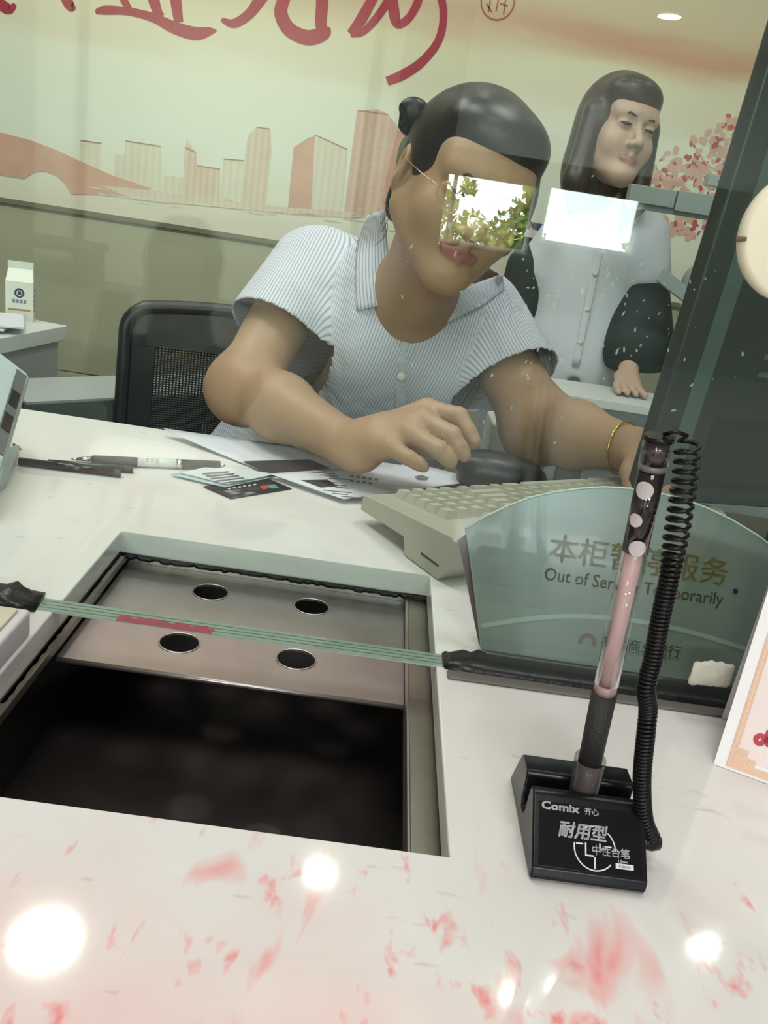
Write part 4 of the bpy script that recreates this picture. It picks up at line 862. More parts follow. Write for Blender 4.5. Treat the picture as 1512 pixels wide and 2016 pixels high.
# low grey table with a dark teal edge
TZ = 0.69; l0, l1 = on(75, 795, TZ), on(285, 784, TZ); ld2 = nrm(l1 - l0); ln = V(-ld2[1], ld2[0], 0)
lt = thing('low_table', 'low grey-topped table with dark teal edge behind the desk', 'table', (l1[0] - .2, l1[1], 0))
s0_ = l0 - ld2*.02; s1_ = l1 + ld2*.22
MB().prism([s0_, s1_, s1_ + ln*.16, s0_ + ln*.16], (0, 0, .004)).build('top', m_gry, lt)
MB().prism([s0_ - ln*.004, s1_ - ln*.004, s1_ + ln*.012, s0_ + ln*.012], (0, 0, -.06)).build('front_edge', m_teal, lt)
for p in (s0_ + ln*.02 + ld2*.02, s1_ + ln*.02 - ld2*.04, s0_ + ln*.12 + ld2*.02, s1_ + ln*.12 - ld2*.04): MB().obox(V(p[0], p[1], 0), ld2*.03, ln*.03, V(0, 0, TZ - .0005)).build('leg', m_teal, lt)

# right: white ledge where the second clerk leans
RZ = 0.77
r0, r1 = on(1075, 774, RZ), on(1300, 800, RZ); Yn = (r0[1] + r1[1])/2; Yf = on(1090, 747, RZ)[1]
led = thing('white_ledge', 'white topped counter ledge with grey front below the standing clerk', 'counter', (.62, Yn, 0))
MB().box((.22, Yn, RZ - .020), (1.25, Yf + .02, RZ)).build('top', m_wht, led, bevel=0.002)
MB().box((.24, Yn + .02, .30), (1.23, Yn + .04, RZ - .0205)).build('front_panel', mat('blue_grey_panel', (0.24, 0.28, 0.28), 0.4, var=0.05), led)
MB().box((.24, Yn + .0405, 0), (1.23, Yf, .30)).build('plinth', m_gry, led)
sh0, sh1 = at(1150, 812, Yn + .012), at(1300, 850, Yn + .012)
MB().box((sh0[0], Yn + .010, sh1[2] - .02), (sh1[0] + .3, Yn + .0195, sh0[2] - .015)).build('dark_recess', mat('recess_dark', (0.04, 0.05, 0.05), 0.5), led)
# papers on a low shelf in front of it
s2 = at(1190, 832, Yn - .06); shf = thing('low_shelf', 'low white shelf unit in front of the grey ledge', 'shelf', (s2[0] + .2, Yn - .1, 0))
MB().box((s2[0] - .10, Yn - .18, s2[2] - .035), (s2[0] + .55, Yn - .01, s2[2] - .015)).build('top', m_wht, shf); MB().box((s2[0] - .09, Yn - .16, 0), (s2[0] + .54, Yn - .02, s2[2] - .0355)).build('body', m_gry, shf)
for k in range(2):
    q = s2 + V(.012 + .032*k, -.03, -.015); o = MB().tube([q + V(0, 0, .0005), q + V(0, 0, .022)], .012, 20).build('paper_roll', m_paper, None, tuple(q), smooth=False); tag(o, ['small white paper roll on the low shelf, nearer the arm', 'small white paper roll on the low shelf, nearer the dark display'][k], 'paper roll', 'paper rolls on the low shelf')
# white drawer unit behind the mouse
d0, d1 = at(978, 800, 1.36), at(1120, 940, 1.36)
du = thing('drawer_unit', 'white ribbed drawer unit standing on the floor behind the mouse', 'drawer unit', ((d0[0]+d1[0])/2, 1.45, 0))
MB().box((d0[0], 1.36, 0), (d0[0] + .16, 1.46, d0[2] - .03)).build('body', m_wht, du, bevel=0.003)
for k in range(3):
    x = d0[0] + .030 + .032*k; MB().box((x, 1.352, .2), (x + .006, 1.3598, d0[2] - .035)).build('rib', mat('rib_white', (0.66, 0.68, 0.64), 0.4), du)
MB().box((d0[0] + .115, 1.354, .2), (d0[0] + .157, 1.3598, d0[2] - .05)).build('dark_panel', mat('unit_grey', (0.16, 0.17, 0.165), 0.5), du)
kn_ = at(1005, 872, 1.352); MB().tube([kn_, kn_ + V(.006, -.008, .004)], [.006, .004], 10).build('knob', m_paper, du)

# grey metal arm in front of the plum-tree print
BY = Yf - .03
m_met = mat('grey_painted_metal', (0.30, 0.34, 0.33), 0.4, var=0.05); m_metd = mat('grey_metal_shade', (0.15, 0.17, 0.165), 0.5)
a0, a1_ = at(1235, 388, BY), at(1428, 400, BY)
zb1 = (a0[2] + a1_[2])/2
arm = thing('metal_arm', 'grey metal support arm on a post standing on the white ledge', 'support arm', (a1_[0] - .02, BY, RZ))
MB().box((a0[0], BY - .015, zb1 - .018), (at(1327, 390, BY)[0], BY + .015, zb1 + .018)).build('rail', m_met, arm, bevel=0.002)
MB().box((at(1329, 390, BY)[0], BY - .018, zb1 - .022), (a1_[0], BY + .018, zb1 + .020)).build('rail_sleeve', m_met, arm, bevel=0.002)
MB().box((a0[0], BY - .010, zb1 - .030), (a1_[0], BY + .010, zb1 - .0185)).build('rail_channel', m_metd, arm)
br0 = at(1392, 342, BY); br1 = at(1430, 376, BY)
MB().box((br0[0], BY - .020, br1[2] + .004), (br1[0], BY + .012, br0[2])).build('bracket', m_met, arm, bevel=0.002); hc = (br0 + br1)/2; MB().disc((hc[0], BY - .0206, hc[2]), (0, -1, 0), .005, 12).build('bolt_hole', m_blk, arm)
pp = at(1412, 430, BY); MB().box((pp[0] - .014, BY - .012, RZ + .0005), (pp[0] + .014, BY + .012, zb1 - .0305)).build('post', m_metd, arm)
sa, sb = at(1300, 542, BY), at(1368, 596, BY); dv = nrm(sb - sa); nv_ = V(-dv[2], 0, dv[0]); MB().obox(sa - nv_*.014 - V(0, .012, 0), (sb - sa)*1.35, nv_*.030, V(0, .024, 0)).build('strut', m_met, arm, bevel=0.002)
wc = at(1388, 562, BY + .12); bm = MB(); o = MB().tube([wc + V(0, -.03, 0), wc + V(0, -.022, 0), wc + V(0, .02, 0), wc + V(0, .03, 0)], [.040, .052, .052, .040], 28).build('white_end_pad', mat('pad_white', (0.55, 0.57, 0.55), 0.4), arm, smooth=True)
MB().box((wc[0] - .01, BY + .0125, wc[2] - .01), (pp[0] + .014, BY + .09, wc[2] + .01)).build('pad_arm', m_met, arm)
# blue folder in a wall holder behind the clerks
bf0, bf1 = at(1062, 440, 2.66), at(1102, 512, 2.66)
fo_ = thing('blue_folder', 'blue document folder hung on the wall beside the standing clerk', 'folder', ((bf0[0]+bf1[0])/2, 2.68, bf1[2]))
MB().box((bf0[0], 2.66, bf1[2]), (bf1[0], 2.70, bf0[2])).build('cover', mat('folder_blue', (0.02, 0.05, 0.22), 0.4, var=0.2), fo_, bevel=0.002)
MB().box((bf0[0] - .05, 2.655, bf1[2] + .05), (bf0[0] - .001, 2.70, bf0[2] - .02)).build('white_divider', m_paper, fo_); MB().box((bf1[0] + .001, 2.66, bf1[2] + .02), (bf1[0] + .03, 2.70, bf0[2] - .005)).build('brown_divider', mat('folder_tan', (0.38, 0.28, 0.22), 0.6), fo_)
MB().box((bf0[0] - .05, 2.7005, bf1[2] - .01), (bf1[0] + .03, WALL_Y - .0165, bf0[2])).build('wall_holder', m_metd, fo_)

# ------------------------------------------------------------------ office chair
HY = 1.52; h0, h1 = at(265, 618, HY), at(288, 850, HY); CW = 0.43; xL = h0[0]; zT = at(440, 606, HY)[2] - .018; zB = 0.56
chair = thing('office_chair', 'black mesh-back swivel office chair behind the seated clerk', 'chair', (xL + CW/2, 1.38, 0))
m_cp = mat('chair_plastic', (0.018, 0.018, 0.019), 0.4, var=0.1); m_mesh = mat('chair_mesh', (0.016, 0.016, 0.016), 0.6)
def cy(x, z): u_ = (x - (xL + CW/2))/(CW/2); return HY + .0 - .045*u_*u_ - .10*max(0, (zT - z))*0.6
def ct_(x): u_ = (x - (xL + CW/2))/(CW/2); return zT + .012*(1 - u_*u_) - .004
def rrect(x0, x1, z0, z1, r, n=7):
    P = []
    for (cx_, cz_, a0) in ((x1-r, z1-r, 0), (x0+r, z1-r, 90), (x0+r, z0+r, 180), (x1-r, z0+r, 270)):
        for k in range(n): a = math.radians(a0 + 90*k/(n-1)); P.append((cx_ + r*math.cos(a), cz_ + r*math.sin(a)))
    return P
loop = []
for (x, z) in rrect(xL, xL + CW, zB - .012, zT, .035):
    u_ = (x - (xL + CW/2))/(CW/2); loop.append(V(x, cy(x, z), z + (.015*(1 - u_*u_) if z > zT - .04 else 0)))
full = []
for i in range(len(loop)):
    a_, b_ = loop[i], loop[(i+1) % len(loop)]; k_ = max(1, int(np.linalg.norm(b_ - a_)/.03))
    for q in range(k_):
        p = a_ + (b_ - a_)*q/k_; u_ = (p[0] - (xL + CW/2))/(CW/2); top_ = a_[2] > zT - .005 and b_[2] > zT - .005
        full.append(V(p[0], cy(p[0], p[2]), (zT + .015*(1 - u_*u_)) if top_ else p[2]))
loop = full
loop.append(loop[0]); MB().tube(loop, .012, 10, cap=False).build('back_frame', m_cp, chair, smooth=True)
def slab(x0, x1, z0, z1, th=.010):
    vs, fs = [], []; n = 14
    for i in range(n+1):
        x = x0 + (x1-x0)*i/n
        for z, dy in ((z0, -th/2), (z0, th/2), (min(z1, ct_(x)), th/2), (min(z1, ct_(x)), -th/2)): vs.append((x, cy(x, z) + dy, z))
    for i in range(n): fs += [(4*i+k, 4*i+(k+1) % 4, 4*i+4+(k+1) % 4, 4*i+4+k) for k in range(4)]
    return vs, fs + [(3,2,1,0), tuple(4*n + k for k in range(4))]
link_mesh('top_band', *slab(xL + .004, xL + CW - .004, zT - .060, zT + .02), m_cp, chair); link_mesh('side_band', *slab(xL + .004, xL + .048, zB, zT - .0605), m_cp, chair); link_mesh('side_band', *slab(xL + CW - .048, xL + CW - .004, zB, zT - .0605), m_cp, chair); link_mesh('bottom_band', *slab(xL + .05, xL + CW - .05, zB, zB + .07), m_cp, chair)
R = MB(); nx, nz = 62, 46; x0_, x1_, z0_, z1_ = xL + .047, xL + CW - .047, zB + .069, zT - .059
for i in range(nx + 1):
    x = x0_ + (x1_-x0_)*i/nx; R.tube([(x, cy(x, z), z) for z in np.linspace(z0_, z1_, 5)], .0016, 4, cap=False)
for j in range(nz + 1):
    z = z0_ + (z1_-z0_)*j/nz; R.tube([(x, cy(x, z), z) for x in np.linspace(x0_, x1_, 12)], .0014, 4, cap=False)
o = R.build('mesh_panel', m_mesh, chair); o['kind'] = 'stuff'
sc_ = V(xL + CW/2, 1.36, 0)
MB().box((sc_[0] - .22, 1.18, .41), (sc_[0] + .22, 1.50, .46)).build('seat', m_cp, chair, bevel=0.02)
MB().tube([sc_ + V(0, 0, .06), sc_ + V(0, 0, .41)], .025, 14).build('gas_post', m_metd, chair); MB().box((sc_[0] - .03, 1.46, .44), (sc_[0] + .03, 1.50, .57)).build('back_bracket', m_cp, chair)
for k in range(5):
    a = 2*math.pi*k/5; e = sc_ + V(.26*math.cos(a), .26*math.sin(a), .05); MB().tube([sc_ + V(0, 0, .09), e + V(0, 0, .02)], [.025, .015], 8).build('base_leg', m_cp, chair); MB().tube([e + V(-.012, 0, -.024), e + V(.012, 0, -.024)], .025, 14).build('castor', m_blk, chair)
for s in (-1, 1):
    x = sc_[0] + s*.245; MB().tube(crom([(sc_[0] + s*.21, 1.38, .43), (x, 1.36, .50), (x, 1.34, .62), (x, 1.30, .66)], 5), .014, 8).build('armrest_post', m_cp, chair, smooth=True); MB().box((x - .03, 1.17, .655), (x + .03, 1.40, .68)).build('armrest_pad', m_cp, chair, bevel=0.008)

# ------------------------------------------------------------------ people: smooth signed-distance bodies meshed by surface nets
class SDF:
    def __init__(s, lo, hi, h):
        s.lo = np.array(lo, float); s.h = h; s.n = np.ceil((np.array(hi) - s.lo)/h).astype(int) + 1
        s.d = np.full(s.n, 0.06, np.float32)
    def sub(s, lo, hi, pad=0.045):
        a = np.clip(np.floor((np.array(lo) - pad - s.lo)/s.h).astype(int), 0, s.n); b = np.clip(np.ceil((np.array(hi) + pad - s.lo)/s.h).astype(int) + 1, 0, s.n)
        if np.any(b <= a): return None
        ax = [(s.lo[k] + s.h*np.arange(a[k], b[k])).astype(np.float32) for k in range(3)]
        return tuple(slice(a[k], b[k]) for k in range(3)), ax[0][:, None, None], ax[1][None, :, None], ax[2][None, None, :]
    def put(s, sl, d, k, op):
        a = s.d[sl]; d = d.astype(np.float32)
        if op == 'sub': a2, d = -a, d; r = SDF.smin(a2, d, k); s.d[sl] = -r
        elif op == 'int': s.d[sl] = -SDF.smin(-a, -d, k)
        else: s.d[sl] = SDF.smin(a, d, k)
    @staticmethod
    def smin(a, b, k):
        if k <= 0: return np.minimum(a, b)
        h = np.clip(0.5 + 0.5*(b - a)/k, 0, 1); return b + (a - b)*h - k*h*(1 - h)
    def cone(s, a, b, ra, rb, k=0.012, op='add', flat=None):
        a, b = np.array(a, float), np.array(b, float); R_ = max(ra, rb); q = s.sub(np.minimum(a, b) - R_, np.maximum(a, b) + R_)
        if q is None: return s
        sl, X, Y, Z = q; ab = b - a; L2 = float(ab@ab) + 1e-12
        t = np.clip(((X-a[0])*ab[0] + (Y-a[1])*ab[1] + (Z-a[2])*ab[2])/L2, 0, 1)
        dx, dy, dz = X-a[0]-t*ab[0], Y-a[1]-t*ab[1], Z-a[2]-t*ab[2]
        if flat is not None:                   # (direction, factor): squash the section along a direction
            f, k_ = np.array(flat[0], float), flat[1]; pr = dx*f[0] + dy*f[1] + dz*f[2]; e = 1/k_ - 1
            dx, dy, dz = dx + pr*f[0]*e, dy + pr*f[1]*e, dz + pr*f[2]*e
        s.put(sl, np.sqrt(dx*dx + dy*dy + dz*dz) - (ra + t*(rb - ra)), k, op); return s
    def chain(s, pts, rs, k=0.01):
        for i in range(len(pts)-1): s.cone(pts[i], pts[i+1], rs[i], rs[i+1], k)
        return s
    def ell(s, c, r, R=None, k=0.012, op='add'):
        c, r = np.array(c, float), np.array(r, float); R = np.eye(3) if R is None else R; ext = np.abs(R)@r; q = s.sub(c - ext, c + ext)
        if q is None: return s
        sl, X, Y, Z = q; x, y, z = X-c[0], Y-c[1], Z-c[2]
        l = [(R[0][i]*x + R[1][i]*y + R[2][i]*z) for i in range(3)]
        k0 = np.sqrt(sum((l[i]/r[i])**2 for i in range(3))); k1 = np.sqrt(sum((l[i]/r[i]**2)**2 for i in range(3))) + 1e-9
        s.put(sl, k0*(k0 - 1)/k1, k, op); return s
    def half(s, p, n, k=0.004, op='sub'):      # half space: removes the side the normal points to
        q = s.sub(s.lo, s.lo + s.h*s.n); sl, X, Y, Z = q; n = nrm(n); s.put(sl, -((X-p[0])*n[0] + (Y-p[1])*n[1] + (Z-p[2])*n[2]), k, op); return s
    def mesh(s):
        d = s.d; I = d < 0; nx, ny, nz = d.shape
        c = [I[i:nx-1+i, j:ny-1+j, k:nz-1+k] for i in (0,1) for j in (0,1) for k in (0,1)]
        al = c[0].copy(); an = c[0].copy()
        for q in c[1:]: al &= q; an |= q
        act = an & ~al; idx = np.argwhere(act); gid = np.full(act.shape, -1, np.int32); gid[act] = np.arange(len(idx))
        acc = np.zeros((len(idx), 3)); cnt = np.zeros(len(idx)); i, j, k = idx.T
        corner = [(a, b, e) for a in (0,1) for b in (0,1) for e in (0,1)]; D = {q: d[i+q[0], j+q[1], k+q[2]].astype(float) for q in corner}
        for q in corner:
            for axn in range(3):
                if q[axn] == 0:
                    r = tuple(1 if t == axn else q[t] for t in range(3)); m_ = (D[q] < 0) != (D[r] < 0); t = D[q]/(D[q] - D[r] + 1e-20)
                    p = np.array(q, float)[None, :].repeat(len(idx), 0); p[:, axn] += np.where(m_, t, 0); acc += p*m_[:, None]; cnt += m_
        v = s.lo + s.h*(idx + acc/cnt[:, None]); F = []
        for axn in range(3):
            o1, o2 = [(1, 2), (2, 0), (0, 1)][axn]
            A_ = I.take(range(d.shape[axn]-1), axn); B_ = I.take(range(1, d.shape[axn]), axn); e = np.argwhere(A_ != B_)
            e = e[(e[:, o1] >= 1) & (e[:, o2] >= 1) & (e[:, o1] < d.shape[o1]-1) & (e[:, o2] < d.shape[o2]-1)]
            def cell(a, b): q = e.copy(); q[:, o1] -= a; q[:, o2] -= b; return gid[q[:, 0], q[:, 1], q[:, 2]]
            qd = np.stack([cell(1, 1), cell(0, 1), cell(0, 0), cell(1, 0)], 1); fl = B_[e[:, 0], e[:, 1], e[:, 2]]
            qd[fl] = qd[fl][:, ::-1]; F.append(qd)
        return v, np.concatenate(F)
def rot3(r, y, p):
    cr, sr, cy_, sy, cp_, sp_ = math.cos(r), math.sin(r), math.cos(y), math.sin(y), math.cos(p), math.sin(p)
    return np.array([[cr,0,sr],[0,1,0],[-sr,0,cr]])@np.array([[cy_,-sy,0],[sy,cy_,0],[0,0,1]])@np.array([[1,0,0],[0,cp_,-sp_],[0,sp_,cp_]])
def project(P):
    v = np.asarray(P) - CAM; z = v@FW; return np.stack([CX + FPX*(v@RT)/z, CY - FPX*(v@UP)/z], -1)
def sdf_obj(name, S, m, parent=None, origin=None, keep=None, attrs=None, data=None):
    v, f = S.mesh() if data is None else data
    if keep is not None:
        kv = keep(v); f = f[kv[f].all(1)]; used = np.unique(f); mp_ = np.full(len(v), -1); mp_[used] = np.arange(len(used)); v, f = v[used], mp_[f]
    o0 = ORIGIN[parent.name] if parent is not None else np.array(origin, float)
    me = bpy.data.meshes.new(name); me.vertices.add(len(v)); me.vertices.foreach_set('co', (v - o0).astype(np.float32).ravel())
    me.loops.add(4*len(f)); me.loops.foreach_set('vertex_index', f.astype(np.int32).ravel()); me.polygons.add(len(f)); me.polygons.foreach_set('loop_start', np.arange(0, 4*len(f), 4, dtype=np.int32)); 
    me.update(calc_edges=True); me.validate(); me.polygons.foreach_set('use_smooth', [True]*len(me.polygons))
    for an, fn in (attrs or {}).items():
        a = me.attributes.new(an, 'FLOAT', 'POINT'); a.data.foreach_set('value', fn(v).astype(np.float32))
    me.materials.append(m); ob = bpy.data.objects.new(name, me); col.objects.link(ob); ORIGIN[ob.name] = o0
    if parent is not None: ob.parent = parent
    else: ob.location = o0
    return ob

def add_head(S, H, R, sc=1.0, female=True):
    sc = np.ones(3)*np.array(sc); s1 = float(sc[0])
    T = lambda p: H + R@(np.array(p, float)*sc)
    def E(c, r, k=.012, op='add'): S.ell(T(c), np.array(r)*sc, R, k*s1, op)
    def K(a, b, ra, rb, k=.012, op='add'): S.cone(T(a), T(b), ra*s1, rb*s1, k*s1, op)
    E((0, .018, .030), (.073, .090, .086)); E((0, -.022, -.030), (.061, .064, .080), .03)
    for s in (-1, 1):
        K((s*.056, .005, -.050), (s*.012, -.066, -.100), .022, .018, .03); E((s*.036, -.056, -.034), (.026, .024, .026), .025)
        K((s*.012, -.082, .024), (s*.042, -.072, .022), .010, .009, .016)
    E((0, -.070, -.100), (.020, .018, .016), .02); E((0, -.052, .042), (.055, .030, .036), .03)
    K((0, -.080, .012), (0, -.103, -.030), .0075, .0095, .012); E((0, -.106, -.036), (.0105, .010, .009), .008)
    for s in (-1, 1): E((s*.0115, -.096, -.039), (.0085, .0095, .0075), .006)
    for s in (-1, 1):
        E((s*.031, -.094, .000), (.019, .014, .011), .012, 'sub'); E((s*.031, -.0755, .0005), (.0155, .0125, .0115), .004)
    E((0, -.090, -.051), (.008, .006, .012), .008)
    K((-.022, -.084, -.0655), (-.004, -.0915, -.0635), .0028, .0040, .004); K((.022, -.084, -.0655), (.004, -.0915, -.0635), .0028, .0040, .004)
    K((-.018, -.085, -.0715), (0, -.0895, -.0735), .0030, .0050, .005); K((.018, -.085, -.0715), (0, -.0895, -.0735), .0030, .0050, .005)
    K((-.024, -.092, -.0685), (0, -.0975, -.0690), .0012, .0016, .002, 'sub'); K((.024, -.092, -.0685), (0, -.0975, -.0690), .0012, .0016, .002, 'sub')
    for s in (-1, 1): E((s*.0065, -.102, -.0445), (.0032, .0035, .0026), .003, 'sub')
    for s in (-1, 1):                          # ears: shell with a hollow
        Re = R@rot3(0, s*.35, 0); S.ell(T((s*.077, .016, -.006)), np.array((.010, .020, .032))*sc, Re, .006); S.ell(T((s*.070, .020, -.034)), np.array((.008, .010, .011))*sc, Re, .008)
        S.ell(T((s*.088, .010, -.002)), np.array((.008, .012, .020))*sc, Re, .004, 'sub')
def lip_mask(H, R, sc=1.0):
    def f(v):
        l = (v - H)@R/sc; x, y, z = l.T
        return np.clip(1.25 - np.sqrt((x/.023)**2 + ((z + .0685)/.0082)**2), 0, .35)/.35*(y < -.07)
    return f
def skin_mat(name, c, lip):
    m, nt, b = node_mat(name); tc = N(nt, 'ShaderNodeTexCoord'); ob = tc.outputs['Object']
    at_ = N(nt, 'ShaderNodeAttribute', attribute_name='lip')
    base = mixc(nt, noise(nt, ob, 26, 5), tuple(x*.90 for x in c), tuple(min(1, x*1.10) for x in c)); nt.links.new(mixc(nt, at_.outputs['Fac'], base, lip), b.inputs['Base Color'])
    b.inputs['Roughness'].default_value = .48; b.inputs['Specular IOR Level'].default_value = .4
    bp = N(nt, 'ShaderNodeBump'); bp.inputs['Strength'].default_value = .12; bp.inputs['Distance'].default_value = .001; nt.links.new(noise(nt, ob, 420, 3), bp.inputs['Height']); nt.links.new(bp.outputs[0], b.inputs['Normal']); return m
def hair_mat(name, c, vec=(1, 1, 1)):
    m, nt, b = node_mat(name); tc = N(nt, 'ShaderNodeTexCoord'); n_ = noise(nt, tc.outputs['Object'], 60, 3, .6, vec)
    nt.links.new(mixc(nt, n_, tuple(x*.5 for x in c), tuple(x*1.5 for x in c)), b.inputs['Base Color']); b.inputs['Roughness'].default_value = .38
    bp = N(nt, 'ShaderNodeBump'); bp.inputs['Strength'].default_value = .14; bp.inputs['Distance'].default_value = .002; nt.links.new(n_, bp.inputs['Height']); nt.links.new(bp.outputs[0], b.inputs['Normal']); return m
def face_bits(parent, H, R, sc, browc, glasses=False, eye=1.0):
    T = lambda p: H + R@(np.array(p, float)*sc); sc3 = sc; sc = 1.0; T = lambda p: H + R@(np.array(p, float)*sc3)
    for s in (-1, 1):
        e = T((s*.031, -.0765, .0005)); MB().tube([T((s*.0165, -.0862, .0005)), T((s*.024, -.0888, -.0005)), T((s*.031, -.0893, -.0008)), T((s*.038, -.0872, -.0004)), T((s*.0445, -.0825, .0010))], [.0008*sc*eye, .0018*sc*eye, .0024*sc*eye, .0017*sc*eye, .0007*sc*eye], 8).build('eye_line', mat('eye_dark', (0.015, 0.012, 0.010), .25), parent, smooth=True)
        MB().tube([T((s*.014, -.0905, .0185)), T((s*.030, -.0885, .0225)), T((s*.046, -.0760, .0195))], [.0022*sc, .0030*sc, .0012*sc], 8).build('eyebrow', browc, parent, smooth=True)
    if glasses:
        g = mat('gold_wire', (0.62, 0.45, 0.20), .25, metal=1.0)
        for s in (-1, 1):
            c_ = V(s*.034, -.104, -.006); MB().tube([T(c_ + V(.025*math.cos(t), .006*abs(math.cos(t)) if s*math.cos(t) > 0 else 0, .019*math.sin(t))) for t in np.linspace(0, 2*math.pi, 29)], .0004*sc, 6, cap=False).build('glasses_rim', g, parent, smooth=True)
            MB().tube([T((s*.060, -.098, -.002)), T((s*.074, -.080, .000)), T((s*.083, -.02, .004)), T((s*.082, .02, .004))], .0007*sc, 6).build('glasses_temple', g, parent, smooth=True)
        MB().tube([T((-.010, -.104, 0)), T((0, -.108, .002)), T((.010, -.104, 0))], .0006*sc, 6).build('glasses_bridge', g, parent, smooth=True)

# ---------------------------------------------------------------- the seated clerk
SKIN = skin_mat('skin_warm', (0.385, 0.235, 0.145), (0.32, 0.12, 0.105))
HS = V(1.0, 1.0, .90); HR = rot3(math.radians(15), math.radians(14), math.radians(5)); HH = at(905, 505, 1.04) - HR@(V(0, -.092, -.069)*HS)
TH = lambda p: HH + HR@(np.array(p, float)*HS)
clerk = None
shR, elR, wrR = at(602, 530, 1.35), at(482, 762, 1.18), at(690, 878, 1.01)
shL, elL, wrL = at(945, 628, 1.33), at(1062, 838, 1.20), at(1252, 888, 1.03)
nb = at(808, 600, 1.27); chest = at(785, 700, 1.33); waist = at(665, 880, 1.40); pelv = V(-.10, 1.42, .56)
S = SDF((-.28, .88, .50), (.46, 1.55, 1.30), .0026)
add_head(S, HH, HR, HS)
S.cone(TH((0, .030, -.065)), nb + V(0, .015, -.01), .050, .056, .03)
S.cone(TH((0, -.01, -.085)), nb + V(0, -.03, -.02), .036, .045, .03)
S.cone(nb, chest, .065, .085, .04); S.cone(shR, shL, .042, .042, .03); S.cone(chest, waist, .085, .09, .04); S.cone(waist, pelv, .09, .10, .04)
S.ell(chest + V(.01, -.03, .06), (.095, .065, .06), None, .04)
# right arm (left in the photograph)
fm = elR*.62 + wrR*.38
S.cone(shR, elR, .046, .043, .02); S.cone(elR, fm, .044, .043, .03); S.cone(fm, wrR, .042, .0265, .02); S.ell(elR + V(-.010, -.004, -.006), (.036, .038, .038), None, .03)
# the raised right hand, knuckles up, fingers curled down
mc = [at(842, 806, 1.000), at(832, 826, .978), at(806, 852, .962), at(768, 880, .952)]
pp_ = [at(903, 818, .975), at(890, 856, .948), at(862, 884, .938), at(806, 902, .936)]
ti = [at(934, 868, .962), at(914, 896, .940), at(888, 910, .936), at(834, 919, .934)]
S.cone(wrR, (mc[1] + mc[2])/2*.5 + wrR*.5, .029, .030, .02, flat=(nrm(V(.2, -.3, .9)), .75))
for q, r0 in zip(mc, (.0140, .0145, .0140, .0130)): S.cone(wrR*.75 + q*.25, q, .021, r0, .012)
S.ell(at(705, 902, .985), (.024, .020, .017), None, .012)
for a_, b_, c_, r in zip(mc, pp_, ti, (.0098, .0100, .0096, .0086)):
    S.cone(a_, b_, r*1.22, r*1.04, .004); S.cone(b_, b_*.4 + c_*.6, r*1.04, r*.95, .003); S.cone(b_*.4 + c_*.6, c_, r*.95, r*.80, .003)
th = [wrR*.55 + mc[0]*.45 + V(0, .018, -.012), at(800, 868, 1.025), at(850, 885, 1.015), at(892, 890, 1.000)]
S.chain(th, [.017, .0135, .0115, .0085], .006)
# left arm and hand (right in the photograph)
S.cone(shL, elL, .047, .046, .02); fl = elL*.6 + wrL*.4; S.cone(elL, fl, .049, .044, .03); S.cone(fl, wrL, .043, .027, .02); S.ell(elL + V(-.006, .0, -.012), (.036, .038, .036), None, .03)
m2 = [at(1250, 915, .985), at(1266, 918, .985), at(1283, 922, .988), at(1298, 928, .995)]
for q, (dx, dy, dz) in zip(m2, ((-.004, -.034, -.010), (.002, -.038, -.010), (.006, -.036, -.010), (.010, -.030, -.010))):
    S.cone(wrL, q, .022, .0135, .012); k1 = q + V(dx, dy, dz); k2 = k1 + V(-.004, -.014, -.022); S.cone(q, k1, .0105, .0095, .004); S.cone(k1, k2, .0095, .0075, .003)
S.chain([wrL + V(.015, -.012, -.005), wrL + V(-.018, -.055, -.012), wrL + V(-.020, -.080, -.026)], [.016, .0115, .009], .006)
clerk = sdf_obj('person', S, SKIN, origin=tuple(pelv), attrs={'lip': lip_mask(HH, HR, HS)})
tag(clerk, 'seated clerk in striped short-sleeved shirt leaning over papers, right hand raised', 'person')
face_bits(clerk, HH, HR, HS, mat('brow_hair', (0.02, 0.015, 0.012), .6), glasses=True)
# shirt
SH = SDF((-.34, 1.02, .52), (.33, 1.60, 1.12), .0038)
SH.cone(chest + V(0, .0, .02), waist, .140, .165, .05, flat=(V(0, 1, 0), .80)); SH.cone(waist, pelv + V(-.03, 0, 0), .165, .190, .05, flat=(V(0, 1, 0), .80))
SH.cone(shR + V(.035, .0, -.006), shL + V(-.035, .0, -.004), .060, .060, .05); SH.ell(chest + V(.012, -.035, .055), (.135, .085, .095), None, .05)
for s in (-1, 1): SH.ell(chest + V(s*.062 + .01, -.075, .012), (.062, .052, .058), None, .04)
SH.cone(nb + V(0, .02, -.03), nb + V(-.003, .012, .004), .085, .066, .03)
hemR = shR*.45 + elR*.55; hemL = shL*.40 + elL*.60
SH.cone(shR + V(.01, 0, -.005), hemR + (hemR - shR)*.35, .064, .072, .035); SH.cone(shL, hemL + (hemL - shL)*.35, .064, .070, .035)
dR, dL = nrm(hemR - shR + V(-.02, 0, -.03)), nrm(hemL - shL)
SHdata = SH.mesh()
def seg_d(v, a, b_):
    ab = b_ - a; t = np.clip(((v - a)@ab)/(ab@ab), 0, 1); return np.linalg.norm(v - a - t[:, None]*ab, axis=1), ((v - a)@ab)/(ab@ab)
spine = [nb, chest, waist, pelv]
def arm_is(v):
    dr, tr = seg_d(v, shR, elR); dl, tl_ = seg_d(v, shL, elL); dt = np.minimum(seg_d(v, nb, chest)[0], seg_d(v, chest, waist)[0] - .03)
    return (dr*1.25 < dt) & (tr > -.3), (dl*1.25 < dt) & (tl_ > -.3)
